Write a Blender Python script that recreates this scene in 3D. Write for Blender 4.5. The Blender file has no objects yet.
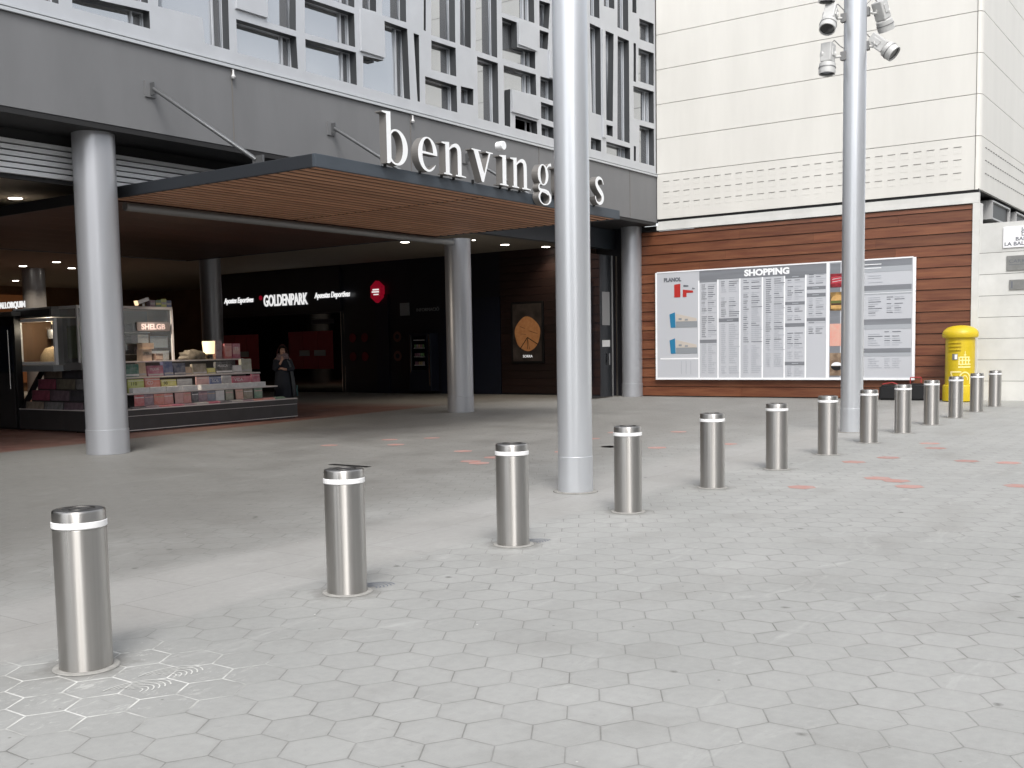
import bpy, bmesh, math, random
from mathutils import Vector, Matrix
random.seed(7)
PI = math.pi
S = bpy.context.scene
COL = S.collection

# ------------------------------------------------------------------ materials
MATS = {}
def L(c):  # sRGB 0-255 -> linear
    return tuple(((v/255)/12.92 if v/255 <= .04045 else ((v/255+.055)/1.055)**2.4) for v in c)
def mat(name, col, rough=.6, metal=0, var=.0, vscale=3, bump=0, bscale=40, stretch=(1,1,1), island=0, spec=.5, emit=0, ecol=None, col2=None, aniso=0, rvar=0):
    if name in MATS: return MATS[name]
    m = bpy.data.materials.new(name); m.use_nodes = True
    nt = m.node_tree; N = nt.nodes; K = nt.links
    b = N['Principled BSDF']
    b.inputs['Roughness'].default_value = rough; b.inputs['Metallic'].default_value = metal
    b.inputs['Specular IOR Level'].default_value = spec
    b.inputs['Base Color'].default_value = (*col, 1)
    tc = N.new('ShaderNodeTexCoord'); mp = N.new('ShaderNodeMapping')
    K.new(tc.outputs['Object'], mp.inputs['Vector']); mp.inputs['Scale'].default_value = stretch
    src = None
    if var > 0 or col2:
        n = N.new('ShaderNodeTexNoise'); n.inputs['Scale'].default_value = vscale; n.inputs['Detail'].default_value = 6; n.inputs['Roughness'].default_value = .6
        K.new(mp.outputs[0], n.inputs['Vector'])
        mx = N.new('ShaderNodeMix'); mx.data_type = 'RGBA'
        r = N.new('ShaderNodeMapRange'); r.inputs[1].default_value = .3; r.inputs[2].default_value = .7
        K.new(n.outputs[0], r.inputs[0]); K.new(r.outputs[0], mx.inputs[0])
        c2 = col2 if col2 else tuple(c*(1+var) for c in col)
        c1 = col if col2 else tuple(c*(1-var) for c in col)
        mx.inputs[6].default_value = (*c1, 1); mx.inputs[7].default_value = (*c2, 1)
        src = mx.outputs[2]
        if rvar:
            rr = N.new('ShaderNodeMapRange'); rr.inputs[1].default_value = .3; rr.inputs[2].default_value = .7
            rr.inputs[3].default_value = rough-rvar; rr.inputs[4].default_value = rough+rvar
            K.new(n.outputs[0], rr.inputs[0]); K.new(rr.outputs[0], b.inputs['Roughness'])
    if island > 0:
        g = N.new('ShaderNodeNewGeometry'); hs = N.new('ShaderNodeHueSaturation')
        r = N.new('ShaderNodeMapRange'); r.inputs[3].default_value = 1-island; r.inputs[4].default_value = 1+island
        K.new(g.outputs['Random Per Island'], r.inputs[0]); K.new(r.outputs[0], hs.inputs['Value'])
        if src: K.new(src, hs.inputs['Color'])
        else: hs.inputs['Color'].default_value = (*col, 1)
        src = hs.outputs[0]
    if src: K.new(src, b.inputs['Base Color'])
    if bump > 0:
        n2 = N.new('ShaderNodeTexNoise'); n2.inputs['Scale'].default_value = bscale; n2.inputs['Detail'].default_value = 4
        K.new(mp.outputs[0], n2.inputs['Vector'])
        bp = N.new('ShaderNodeBump'); bp.inputs['Strength'].default_value = bump; bp.inputs['Distance'].default_value = .01
        K.new(n2.outputs[0], bp.inputs['Height']); K.new(bp.outputs[0], b.inputs['Normal'])
    if emit:
        b.inputs['Emission Color'].default_value = (*(ecol or col), 1); b.inputs['Emission Strength'].default_value = emit
    if aniso:
        b.inputs['Anisotropic'].default_value = aniso; b.inputs['Anisotropic Rotation'].default_value = .25
        tg = N.new('ShaderNodeTangent'); tg.direction_type = 'RADIAL'; tg.axis = 'Z'
        K.new(tg.outputs[0], b.inputs['Tangent'])
    MATS[name] = m
    return m

M = dict(
 fascia = mat('fascia_grey_render', (.15,.152,.157), .55, var=.08, vscale=1.2, bump=.05, bscale=60, stretch=(1,1,.35)),
 frame = mat('window_frame_aluminium', (.50,.515,.54), .42, .35, var=.05, vscale=1.5),
 reveal = mat('window_reveal_dark', (.055,.058,.062), .5, .3),
 strip = mat('light_trim', (.50,.52,.54), .4, .3),
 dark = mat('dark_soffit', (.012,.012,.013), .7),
 black = mat('black_plastic', (.008,.008,.009), .4),
 slate = mat('slate_blue_edge', (.058,.070,.085), .45, .2, var=.08, vscale=2),
 slat = mat('slat_wood', (.44,.215,.125), .5, col2=(.58,.31,.19), vscale=2.5, stretch=(.4,3,3), island=.15, bump=.1, bscale=30),
 soffitdark = mat('soffit_shaded_wood', (.05,.022,.016), .5, col2=(.075,.034,.024), vscale=3, stretch=(.6,8,8), island=.1),
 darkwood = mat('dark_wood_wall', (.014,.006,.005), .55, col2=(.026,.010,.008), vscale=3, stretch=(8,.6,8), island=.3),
 clad = mat('wood_cladding', (.095,.026,.011), .45, col2=(.18,.068,.030), vscale=2.2, stretch=(6,.45,5), island=.2, bump=.25, bscale=14),
 pole = mat('pole_grey_paint', (.60,.62,.65), .30, .6, var=.035, vscale=2, stretch=(1,1,.15)),
 column = mat('column_grey_paint', (.40,.41,.435), .36, .5, var=.06, vscale=2, stretch=(1,1,.15)),
 steel = mat('brushed_stainless', (.50,.485,.465), .31, 1, var=.09, vscale=9, stretch=(3,3,.05), aniso=.93, rvar=.05),
 steelcap = mat('bollard_cap', (.13,.125,.12), .4, .9, var=.3, vscale=14),
 white = mat('reflective_white_tape', (.82,.82,.82), .5),
 panel = mat('white_facade_panel', (.63,.618,.582), .6, var=.045, vscale=.9, stretch=(1.5,1.5,.25), bump=.04, bscale=8),
 seam = mat('seam_dark', (.16,.15,.14), .8),
 concrete = mat('pale_concrete', (.58,.58,.56), .8, var=.09, vscale=1.4, bump=.12, bscale=25, island=.05),
 yellow = mat('postbox_yellow', (.56,.41,.012), .42, var=.10, vscale=3, stretch=(1,1,.4), bump=.04, bscale=30, rvar=.08),
 cream = mat('postbox_emblem', (.85,.72,.30), .5),
 letter = mat('letter_white', (.83,.84,.85), .45),
 letterside = mat('letter_side', (.20,.19,.18), .5, .3),
 bg = mat('board_white', (.49,.505,.54), .35),
 bwhite = mat('board_frame_white', (.85,.86,.88), .35),
 bgrey = mat('board_grey_band', (.19,.20,.22), .4, var=.15, vscale=1.2, stretch=(1,.3,6)),
 bgrey2 = mat('board_pale_band', (.36,.38,.41), .4),
 ink = mat('board_ink', (.14,.15,.17), .5),
 inkpale = mat('board_ink_pale', (.40,.42,.46), .5),
 red = mat('plan_red', (.42,.025,.02), .5), blue = mat('plan_blue', (.02,.18,.33), .5), tan = mat('plan_tan', (.52,.47,.42), .5), pgrey = mat('plan_grey', (.26,.28,.30), .5),
 glassdark = mat('dark_shop_glass', (.004,.005,.007), .06, 0, spec=.6),
 shopblack = mat('shop_black_fascia', (.014,.015,.022), .35, var=.2, vscale=1),
 navy = mat('navy_panel', (.010,.014,.028), .5),
 redwall = mat('shop_red_panel', (.20,.014,.024), .6, island=.3),
 ceiling = mat('hall_ceiling', (.30,.27,.225), .8, var=.05),
 plaster = mat('hall_warm_wall', (.20,.115,.065), .8, var=.2, vscale=.7),
 orange = mat('warm_lit_panel', (.16,.06,.025), .7, emit=.05, ecol=(.5,.18,.06)),
 lamp = mat('downlight_glow', (1,1,1), .5, emit=7, ecol=(1,.93,.82)),
 signwhite = mat('lit_sign_white', (.6,.6,.6), .5, emit=.42, ecol=(1,1,1)),
 signred = mat('lit_sign_red', (.45,.01,.03), .5, emit=.10, ecol=(.8,.01,.05)),
 lampshade = mat('lit_lampshade', (.9,.75,.5), .6, emit=.7, ecol=(1,.72,.42)),
 chrome = mat('chrome', (.6,.6,.6), .2, 1),
 rod = mat('tie_rod_steel', (.22,.225,.23), .35, .8),
 grey = mat('mid_grey_metal', (.22,.22,.22), .5, .4),
 lightgrey = mat('light_grey_metal', (.5,.5,.5), .5, .2),
 ribs = mat('ribbed_shutter', (.72,.73,.74), .45, .4, var=.06),
 cam = mat('spotlight_grey', (.50,.50,.49), .45, .1, var=.06, vscale=10),
 lens = mat('spotlight_lens', (.01,.01,.012), .1, spec=.8),
 terr = mat('terracotta_mat', (.10,.045,.035), .8),
 kiosk = mat('kiosk_dark_panel', (.045,.043,.045), .5, var=.15),
 whiteshelf = mat('kiosk_shelf_edge', (.62,.58,.57), .5),
 grout = mat('old_grout', (.24,.235,.22), .8, var=.25, vscale=14),
 plaque = mat('plaque_white', (.82,.82,.84), .4), plaqueg = mat('plaque_steel', (.26,.26,.25), .35, .5, var=.15, vscale=5),
 skin = mat('skin', (.42,.25,.19), .55), hair = mat('dark_hair', (.012,.008,.007), .6),
 coat = mat('dark_coat', (.010,.014,.024), .8), scarf = mat('grey_scarf', (.20,.15,.16), .85, var=.25, vscale=20), cape = mat('grey_wrap', (.075,.085,.095), .85), hood = mat('maroon_hood', (.05,.012,.012), .8), teal = mat('teal_trim', (.05,.13,.14), .8),
 brickfar = mat('far_block_render', (.16,.15,.14), .7, var=.1, vscale=.2),
)

def glass_mat():
    m = bpy.data.materials.new('window_glass'); m.use_nodes = True
    nt = m.node_tree; N = nt.nodes; K = nt.links; N.clear()
    o = N.new('ShaderNodeOutputMaterial'); mx = N.new('ShaderNodeMixShader')
    d = N.new('ShaderNodeBsdfDiffuse'); g = N.new('ShaderNodeBsdfGlossy')
    n = N.new('ShaderNodeTexNoise'); n.inputs['Scale'].default_value = .35
    tc = N.new('ShaderNodeTexCoord'); K.new(tc.outputs['Object'], n.inputs['Vector'])
    cr = N.new('ShaderNodeValToRGB'); cr.color_ramp.elements[0].position = .35; cr.color_ramp.elements[1].position = .65
    cr.color_ramp.elements[0].color = (.07,.07,.075,1); cr.color_ramp.elements[1].color = (.22,.22,.225,1)
    K.new(n.outputs[0], cr.inputs[0]); K.new(cr.outputs[0], d.inputs[0])
    g.inputs['Roughness'].default_value = .02; g.inputs['Color'].default_value = (.80,.83,.86,1)
    lw = N.new('ShaderNodeLayerWeight'); lw.inputs[0].default_value = .42
    mr = N.new('ShaderNodeMapRange'); mr.inputs[3].default_value = .42; mr.inputs[4].default_value = .85
    K.new(lw.outputs['Facing'], mr.inputs[0]); K.new(mr.outputs[0], mx.inputs[0])
    K.new(d.outputs[0], mx.inputs[1]); K.new(g.outputs[0], mx.inputs[2]); K.new(mx.outputs[0], o.inputs[0])
    return m
M['glass'] = glass_mat()

def clear_glass():
    m = bpy.data.materials.new('clear_screen_glass'); m.use_nodes = True
    nt = m.node_tree; N = nt.nodes; K = nt.links; N.clear()
    o = N.new('ShaderNodeOutputMaterial'); mx = N.new('ShaderNodeMixShader'); t = N.new('ShaderNodeBsdfTransparent'); g = N.new('ShaderNodeBsdfGlossy')
    t.inputs[0].default_value = (.85,.86,.86,1); g.inputs['Roughness'].default_value = .03
    mx.inputs[0].default_value = .07
    K.new(t.outputs[0], mx.inputs[1]); K.new(g.outputs[0], mx.inputs[2]); K.new(mx.outputs[0], o.inputs[0])
    return m
M['clear'] = clear_glass()

# ground ------------------------------------------------------------
def plaza_mat():
    m = bpy.data.materials.new('hex_paving'); m.use_nodes = True
    nt = m.node_tree; N = nt.nodes; K = nt.links
    b = N['Principled BSDF']; b.inputs['Specular IOR Level'].default_value = .35
    def node(t, **k):
        n = N.new(t)
        for a, v in k.items(): setattr(n, a, v)
        return n
    def setin(n, i, v):
        if hasattr(v, 'is_linked') or hasattr(v, 'links'): K.new(v, n.inputs[i])
        else: n.inputs[i].default_value = v
    def V(op, a, c=None):
        n = node('ShaderNodeVectorMath', operation=op); setin(n, 0, a)
        if c is not None: setin(n, 1, c)
        return n.outputs['Value'] if op in ('DOT_PRODUCT', 'LENGTH', 'DISTANCE') else n.outputs['Vector']
    def F(op, a, c=None, d=None):
        n = node('ShaderNodeMath', operation=op); setin(n, 0, a)
        if c is not None: setin(n, 1, c)
        if d is not None: setin(n, 2, d)
        return n.outputs[0]
    def MR(a, f0, f1, t0, t1, cl=True):
        n = node('ShaderNodeMapRange'); n.clamp = cl
        for i, v in enumerate((a, f0, f1, t0, t1)): setin(n, i, v)
        return n.outputs[0]
    def noise(vec, s, det=4, r=.55, dist=0):
        n = node('ShaderNodeTexNoise'); K.new(vec, n.inputs['Vector']); n.inputs['Scale'].default_value = s
        n.inputs['Detail'].default_value = det; n.inputs['Roughness'].default_value = r; n.inputs['Distortion'].default_value = dist
        return n.outputs[0]
    def MIX(f, a, c, mode='MIX'):
        n = node('ShaderNodeMix', data_type='RGBA', blend_type=mode); setin(n, 0, f)
        for i, v in ((6, a), (7, c)):
            if isinstance(v, tuple): n.inputs[i].default_value = (*v, 1)
            else: K.new(v, n.inputs[i])
        return n.outputs[2]
    geo = node('ShaderNodeNewGeometry'); P = geo.outputs['Position']
    sep = node('ShaderNodeSeparateXYZ'); K.new(P, sep.inputs[0]); px, py = sep.outputs[0], sep.outputs[1]
    pitch = .288
    wob = node('ShaderNodeTexNoise'); K.new(P, wob.inputs['Vector']); wob.inputs['Scale'].default_value = 2.2
    wv = V('SCALE', V('SUBTRACT', wob.outputs['Color'], (.5,.5,.5))); wv.node.inputs['Scale'].default_value = .006
    q0 = V('ADD', V('SUBTRACT', P, (2.907-.0, 4.555, 0)), wv)
    q = V('MULTIPLY', q0, (1/pitch, 1/pitch*1.0, 0))
    q = V('ADD', q, (500.5, 866.025*0+519.615, 0))
    r = (1, math.sqrt(3), 1); h = (.5, math.sqrt(3)/2, 0)
    a = V('SUBTRACT', V('MODULO', q, r), h)
    c = V('SUBTRACT', V('MODULO', V('SUBTRACT', q, h), r), h)
    a = V('MULTIPLY', a, (1,1,0)); c = V('MULTIPLY', c, (1,1,0))
    less = F('LESS_THAN', V('DOT_PRODUCT', a, a), V('DOT_PRODUCT', c, c))
    mxv = node('ShaderNodeMix', data_type='VECTOR'); K.new(less, mxv.inputs[0]); K.new(c, mxv.inputs[4]); K.new(a, mxv.inputs[5])
    gv = mxv.outputs[1]
    idv = V('SNAP', V('ADD', V('MULTIPLY', V('SUBTRACT', q, gv), (1,1,0)), (.01,.01,0)), (.1,.1,1))
    ab = V('ABSOLUTE', gv); s2 = node('ShaderNodeSeparateXYZ'); K.new(ab, s2.inputs[0])
    hd = F('MAXIMUM', V('DOT_PRODUCT', ab, (.5, math.sqrt(3)/2, 0)), s2.outputs[0])
    edge = F('MULTIPLY', F('SUBTRACT', .5, hd), pitch)          # metres to the joint
    wn = node('ShaderNodeTexWhiteNoise', noise_dimensions='2D'); K.new(idv, wn.inputs['Vector']); tile = wn.outputs['Value']
    tcol = wn.outputs['Color']
    big = noise(P, .28, 3); mid = noise(P, 1.1, 5, .6); fine = noise(P, 18, 5, .65); grit = noise(P, 140, 2)
    # streaks along the walking direction
    st = V('MULTIPLY', P, (.35, 1.2, 1)); streak = noise(st, 1.3, 5, .65, .4)
    base = MIX(MR(big, .35, .65, 0, 1), (.305,.308,.298), (.36,.362,.352))
    base = MIX(MR(tile, 0, 1, 0, .30), base, (.265,.267,.258))
    base = MIX(MR(streak, .45, .75, 0, .35), base, (.40,.40,.39))
    base = MIX(MR(mid, .3, .45, .35, 0), base, (.215,.21,.198))
    # strip of wide slabs on the line of the lamp poles
    wy = F('ADD', py, MR(noise(P, .5, 2), 0, 1, -.12, .12))
    strip = F('MULTIPLY', MR(wy, 5.25, 5.4, 0, 1), MR(wy, 6.4, 6.8, 1, 0))
    br = node('ShaderNodeTexBrick'); bm_ = node('ShaderNodeMapping'); K.new(P, bm_.inputs['Vector']); bm_.inputs['Location'].default_value = (0,-5.3,0)
    K.new(bm_.outputs[0], br.inputs['Vector']); br.inputs['Scale'].default_value = 1; br.inputs['Brick Width'].default_value = 1.2; br.inputs['Row Height'].default_value = .65
    br.inputs['Mortar Size'].default_value = .004; br.inputs['Color1'].default_value = (.335,.325,.31,1); br.inputs['Color2'].default_value = (.37,.362,.352,1); br.inputs['Mortar'].default_value = (.19,.18,.17,1)
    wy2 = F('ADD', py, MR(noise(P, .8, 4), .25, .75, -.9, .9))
    inner = MR(wy2, 5.0, 8.6, 0, 1)                                # darker pavers on the mall side, with shade painted into the tone
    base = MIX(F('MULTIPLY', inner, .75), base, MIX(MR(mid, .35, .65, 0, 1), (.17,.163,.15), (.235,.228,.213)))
    leftshade = F('MULTIPLY', MR(wy2, 5.4, 9.5, 0, 1), MR(px, 5, 15, .8, 0))  # shade at the left, painted into the paving colour
    base = MIX(F('MULTIPLY', leftshade, MR(mid, .3,.7,.4,1)), base, (.10,.096,.087))
    # terracotta zone round the kiosk
    ky = F('ADD', py, F('MULTIPLY', px, -.10))
    terr = F('MULTIPLY', MR(ky, 16.15, 16.3, 0, 1), MR(px, 22.6, 24.6, 1, 0))
    base = MIX(F('MULTIPLY', terr, .85), base, MIX(MR(tile,0,1,0,1), (.17,.060,.045), (.24,.11,.085)))
    # joints
    vis = MR(noise(P, .55, 3), .36, .58, .45, 1)
    vis = F('MULTIPLY', vis, MR(noise(P, 3.3, 4), .38, .6, .35, 1))
    jw = MR(noise(P, 3, 2), .3, .7, .0025, .006)
    j = F('MULTIPLY', MR(edge, 0, jw, 1, 0), vis)
    j = F('MULTIPLY', j, F('SUBTRACT', 1, strip))
    col = MIX(F('MULTIPLY', j, .9), base, MIX(1.0, base, (.30,.29,.28), 'MULTIPLY'))
    # soft dirt spreading from the joints
    col = MIX(F('MULTIPLY', F('MULTIPLY', MR(edge, 0, .03, .22, 0), vis), F('SUBTRACT', 1, strip)), col, (.20,.195,.18))
    col = MIX(F('MULTIPLY', strip, .55), col, br.outputs['Color'])
    # white grout smeared round the nearest bollard
    dd = node('ShaderNodeVectorMath', operation='DISTANCE'); K.new(V('MULTIPLY', P, (1,1,0)), dd.inputs[0]); dd.inputs[1].default_value = (3.12, 4.62, 0)
    dist = F('ADD', dd.outputs['Value'], MR(noise(P, 2.5, 3), 0, 1, -.35, .35))
    near = MR(dist, .45, .85, 1, 0)
    wj = F('MULTIPLY', F('MULTIPLY', MR(edge, .002, .0075, 1, 0), near), MR(noise(P, 7, 3), .35, .5, .25, 1))
    col = MIX(wj, col, (.66,.66,.64))
    ws = F('MULTIPLY', MR(noise(V('MULTIPLY', P, (1,2.2,1)), 9, 6, .7, 1.5), .56, .66, 0, .45), near)
    col = MIX(ws, col, (.60,.60,.58))
    # small dark spots
    vo = node('ShaderNodeTexVoronoi'); K.new(P, vo.inputs['Vector']); vo.inputs['Scale'].default_value = 2.3; vo.inputs['Randomness'].default_value = 1
    sc = node('ShaderNodeSeparateColor'); K.new(vo.outputs['Color'], sc.inputs[0])
    sp = F('MULTIPLY', MR(F('ADD', vo.outputs['Distance'], MR(fine, 0, 1, -.04, .04)), .035, .075, 1, 0), MR(sc.outputs[0], .35, .4, 0, 1))
    col = MIX(F('MULTIPLY', sp, .75), col, (.09,.088,.08))
    vo2 = node('ShaderNodeTexVoronoi'); K.new(P, vo2.inputs['Vector']); vo2.inputs['Scale'].default_value = 9
    sc2 = node('ShaderNodeSeparateColor'); K.new(vo2.outputs['Color'], sc2.inputs[0])
    sp2 = F('MULTIPLY', MR(vo2.outputs['Distance'], .05, .09, 1, 0), MR(sc2.outputs[0], .80, .82, 0, 1))
    col = MIX(F('MULTIPLY', sp2, .65), col, (.10,.095,.085))
    sp3 = F('MULTIPLY', MR(vo2.outputs['Distance'], .04, .07, 1, 0), MR(sc2.outputs[1], .93, .94, 0, 1))
    col = MIX(sp3, col, (.62,.62,.60))
    scr0 = MR(noise(V('MULTIPLY', P, (2.2,.7,1)), 6, 7, .75, 2.2), .60, .70, 0, .35)
    scr = scr0
    col = MIX(scr, col, (.20,.195,.185))
    pale = F('MULTIPLY', MR(noise(V('MULTIPLY', P, (.5,1.6,1)), 1.7, 6, .7, 1.2), .58, .72, 0, .35), F('SUBTRACT', 1, F('MULTIPLY', inner, .7)))
    col = MIX(pale, col, (.50,.50,.49))
    col = MIX(.3, col, MIX(MR(fine, .3, .7, 0, 1), (.66,.66,.66), (1,1,1)), 'MULTIPLY')
    col = MIX(.25, col, MIX(MR(grit, .3, .7, 0, 1), (.8,.8,.8), (1,1,1)), 'MULTIPLY')
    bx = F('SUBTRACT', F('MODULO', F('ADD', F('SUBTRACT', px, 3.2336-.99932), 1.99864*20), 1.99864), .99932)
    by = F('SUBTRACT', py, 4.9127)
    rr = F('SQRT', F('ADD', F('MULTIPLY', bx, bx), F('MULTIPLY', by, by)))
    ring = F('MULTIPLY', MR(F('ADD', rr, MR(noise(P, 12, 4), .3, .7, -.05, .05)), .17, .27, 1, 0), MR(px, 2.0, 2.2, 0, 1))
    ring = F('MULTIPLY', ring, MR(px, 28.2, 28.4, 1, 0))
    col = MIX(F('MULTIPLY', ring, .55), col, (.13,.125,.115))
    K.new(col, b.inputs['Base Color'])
    K.new(MR(mid, .3, .7, .5, .72), b.inputs['Roughness'])
    bp = node('ShaderNodeBump'); bp.inputs['Strength'].default_value = .55; bp.inputs['Distance'].default_value = .004
    hh = F('ADD', F('MULTIPLY', MR(edge, 0, .006, 0, 1), F('MULTIPLY', F('SUBTRACT', 1, strip), .9)), F('MULTIPLY', fine, .5))
    hh = F('ADD', hh, F('MULTIPLY', tile, .35))
    K.new(hh, bp.inputs['Height']); K.new(bp.outputs[0], b.inputs['Normal'])
    return m
M['plaza'] = plaza_mat()
M['redpaver'] = mat('red_paver', (.38,.17,.14), .7, vscale=9, col2=(.36,.27,.25), island=.12)

# ------------------------------------------------------------------ mesh helpers
class MB:
    def __init__(s): s.bm = bmesh.new(); s.mats = []
    def mi(s, m):
        m = M[m] if isinstance(m, str) else m
        if m not in s.mats: s.mats.append(m)
        return s.mats.index(m)
    def faces(s, vs, fs, m, smooth=False, mx=None):
        i = s.mi(m); v = [s.bm.verts.new(mx @ Vector(p) if mx else p) for p in vs]; out = []
        for f in fs:
            try: F = s.bm.faces.new([v[k] for k in f])
            except ValueError: continue
            F.material_index = i; F.smooth = smooth; out.append(F)
        return out
    def box(s, x0, x1, y0, y1, z0, z1, m, mx=None, bev=0):
        if bev:
            b2 = bmesh.new(); bmesh.ops.create_cube(b2, size=1)
            for v in b2.verts: v.co = Vector(((x0+x1)/2+v.co.x*(x1-x0), (y0+y1)/2+v.co.y*(y1-y0), (z0+z1)/2+v.co.z*(z1-z0)))
            bmesh.ops.bevel(b2, geom=b2.edges[:], offset=bev, segments=2, affect='EDGES', profile=.6)
            s.merge(b2, m, mx); return
        vs = [(x,y,z) for x in (x0,x1) for y in (y0,y1) for z in (z0,z1)]
        s.faces(vs, [(0,1,3,2),(4,6,7,5),(0,4,5,1),(2,3,7,6),(0,2,6,4),(1,5,7,3)], m, mx=mx)
    def merge(s, b2, m, mx=None, smooth=False):
        b2.verts.ensure_lookup_table(); b2.verts.index_update()
        s.faces([v.co.copy() for v in b2.verts], [[v.index for v in f.verts] for f in b2.faces], m, smooth, mx); b2.free()
    def lathe(s, prof, cx, cy, m, seg=48, mx=None, smooth=True, cap=True):
        vs = []; fs = []
        for r, z in prof:
            for k in range(seg):
                a = 2*PI*k/seg; vs.append((cx+r*math.cos(a), cy+r*math.sin(a), z))
        for i in range(len(prof)-1):
            for k in range(seg): fs.append((i*seg+k, i*seg+(k+1)%seg, (i+1)*seg+(k+1)%seg, (i+1)*seg+k))
        s.faces(vs, fs, m, smooth, mx)
        if cap:
            for r, z, rev in ((prof[0][0], prof[0][1], True), (prof[-1][0], prof[-1][1], False)):
                if r < 1e-5: continue
                ring = [(cx+r*math.cos(2*PI*k/seg), cy+r*math.sin(2*PI*k/seg), z) for k in range(seg)]
                s.faces(ring, [list(range(seg))[::-1] if rev else list(range(seg))], m, False, mx)
    def tube(s, p, q, r, m, seg=12, r2=None):
        p = Vector(p); q = Vector(q); d = q-p; mx = Matrix.Translation(p) @ d.to_track_quat('Z', 'Y').to_matrix().to_4x4()
        s.lathe([(r, 0), (r2 if r2 is not None else r, d.length)], 0, 0, m, seg, mx)
    def path(s, pts, r, m, seg=8):
        for a, b in zip(pts, pts[1:]): s.tube(a, b, r, m, seg)
    def poly(s, pts, m, thick, axis):      # extrude a polygon along the vector axis*thick
        n = len(pts); ax = Vector(axis)*thick
        vs = [Vector(p) for p in pts]+[Vector(p)+ax for p in pts]
        s.faces(vs, [list(range(n)), list(range(n, 2*n))[::-1]]+[(k, n+k, n+(k+1) % n, (k+1) % n) for k in range(n)], m)
    def build(s, name, parent=None, loc=None, bevel=0, props=None, recalc=True):
        me = bpy.data.meshes.new(name)
        if recalc: bmesh.ops.recalc_face_normals(s.bm, faces=s.bm.faces[:])
        off = Vector(loc) if loc is not None else (W(parent) if parent else Vector((0,0,0)))
        for v in s.bm.verts: v.co -= off
        for e in s.bm.edges:
            if len(e.link_faces)==2 and e.calc_face_angle(0)>.6: e.smooth=False
        s.bm.to_mesh(me); s.bm.free()
        for m in s.mats: me.materials.append(m)
        o = bpy.data.objects.new(name, me); COL.objects.link(o)
        if parent: o.parent = parent
        else: o.location = off
        if bevel:
            md = o.modifiers.new('Bevel', 'BEVEL'); md.width = bevel; md.segments = 2; md.limit_method = 'ANGLE'; md.angle_limit = math.radians(40)
        return o
def W(o):
    v = Vector((0,0,0))
    while o: v = v+o.location; o = o.parent
    return v
def tag(o, label=None, cat=None, group=None, kind=None):
    if label: o['label'] = label
    if cat: o['category'] = cat
    if group: o['group'] = group
    if kind: o['kind'] = kind
    return o
def thing(name, label, cat, loc=(0,0,0), group=None, kind=None):
    o = bpy.data.objects.new(name, None); COL.objects.link(o); o.location = loc; o.empty_display_size = .2
    return tag(o, label, cat, group, kind)
def copy_thing(o, d, label, group=None):
    c = o.copy(); COL.objects.link(c); c.location = o.location+Vector(d); c['label'] = label
    for ch in o.children:
        k = ch.copy(); COL.objects.link(k); k.parent = c
        for g in ch.children:
            q = g.copy(); COL.objects.link(q); q.parent = k
    return c

# frames for things on walls: (origin, u, v, n): u to the reader's right, v up, n towards the reader
def frame_x(x, y, z):  # on a wall facing -X
    return Matrix(((0,0,-1,x),(-1,0,0,y),(0,1,0,z),(0,0,0,1)))
def frame_y(x, y, z):  # on a wall facing -Y
    return Matrix(((1,0,0,x),(0,0,-1,y),(0,1,0,z),(0,0,0,1)))
def curve_to_mb(mb, cu, m, mx, side=None, depth=0):
    o = bpy.data.objects.new('tmp', cu); COL.objects.link(o)
    bpy.context.view_layer.update()
    dg = bpy.context.evaluated_depsgraph_get()
    me = bpy.data.meshes.new_from_object(o.evaluated_get(dg))
    i0 = mb.mi(m); i1 = mb.mi(side) if side else i0
    vs = [mb.bm.verts.new(mx @ v.co) for v in me.vertices]
    for p in me.polygons:
        try: f = mb.bm.faces.new([vs[k] for k in p.vertices])
        except ValueError: continue
        f.material_index = i0 if abs(p.normal.z) > .7 else i1
    bpy.data.objects.remove(o); bpy.data.meshes.remove(me); bpy.data.curves.remove(cu)
def text(mb, s, size, m, mx, ext=.004, sx=1, shear=0, align='LEFT', side=None, bold=0):
    cu = bpy.data.curves.new('t', 'FONT'); cu.body = s; cu.size = size; cu.extrude = ext; cu.shear = shear; cu.align_x = align; cu.resolution_u = 3; cu.offset = bold
    curve_to_mb(mb, cu, m, mx @ Matrix.Diagonal((sx,1,1,1)), side)
def outline(mb, loops, depth, m, mx, side=None):
    cu = bpy.data.curves.new('o', 'CURVE'); cu.dimensions = '2D'; cu.fill_mode = 'BOTH'; cu.extrude = depth/2
    for lp in loops:
        sp = cu.splines.new('POLY'); sp.points.add(len(lp)-1); sp.use_cyclic_u = True
        for p, c in zip(sp.points, lp): p.co = (c[0], c[1], 0, 1)
    curve_to_mb(mb, cu, m, mx, side)

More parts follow.
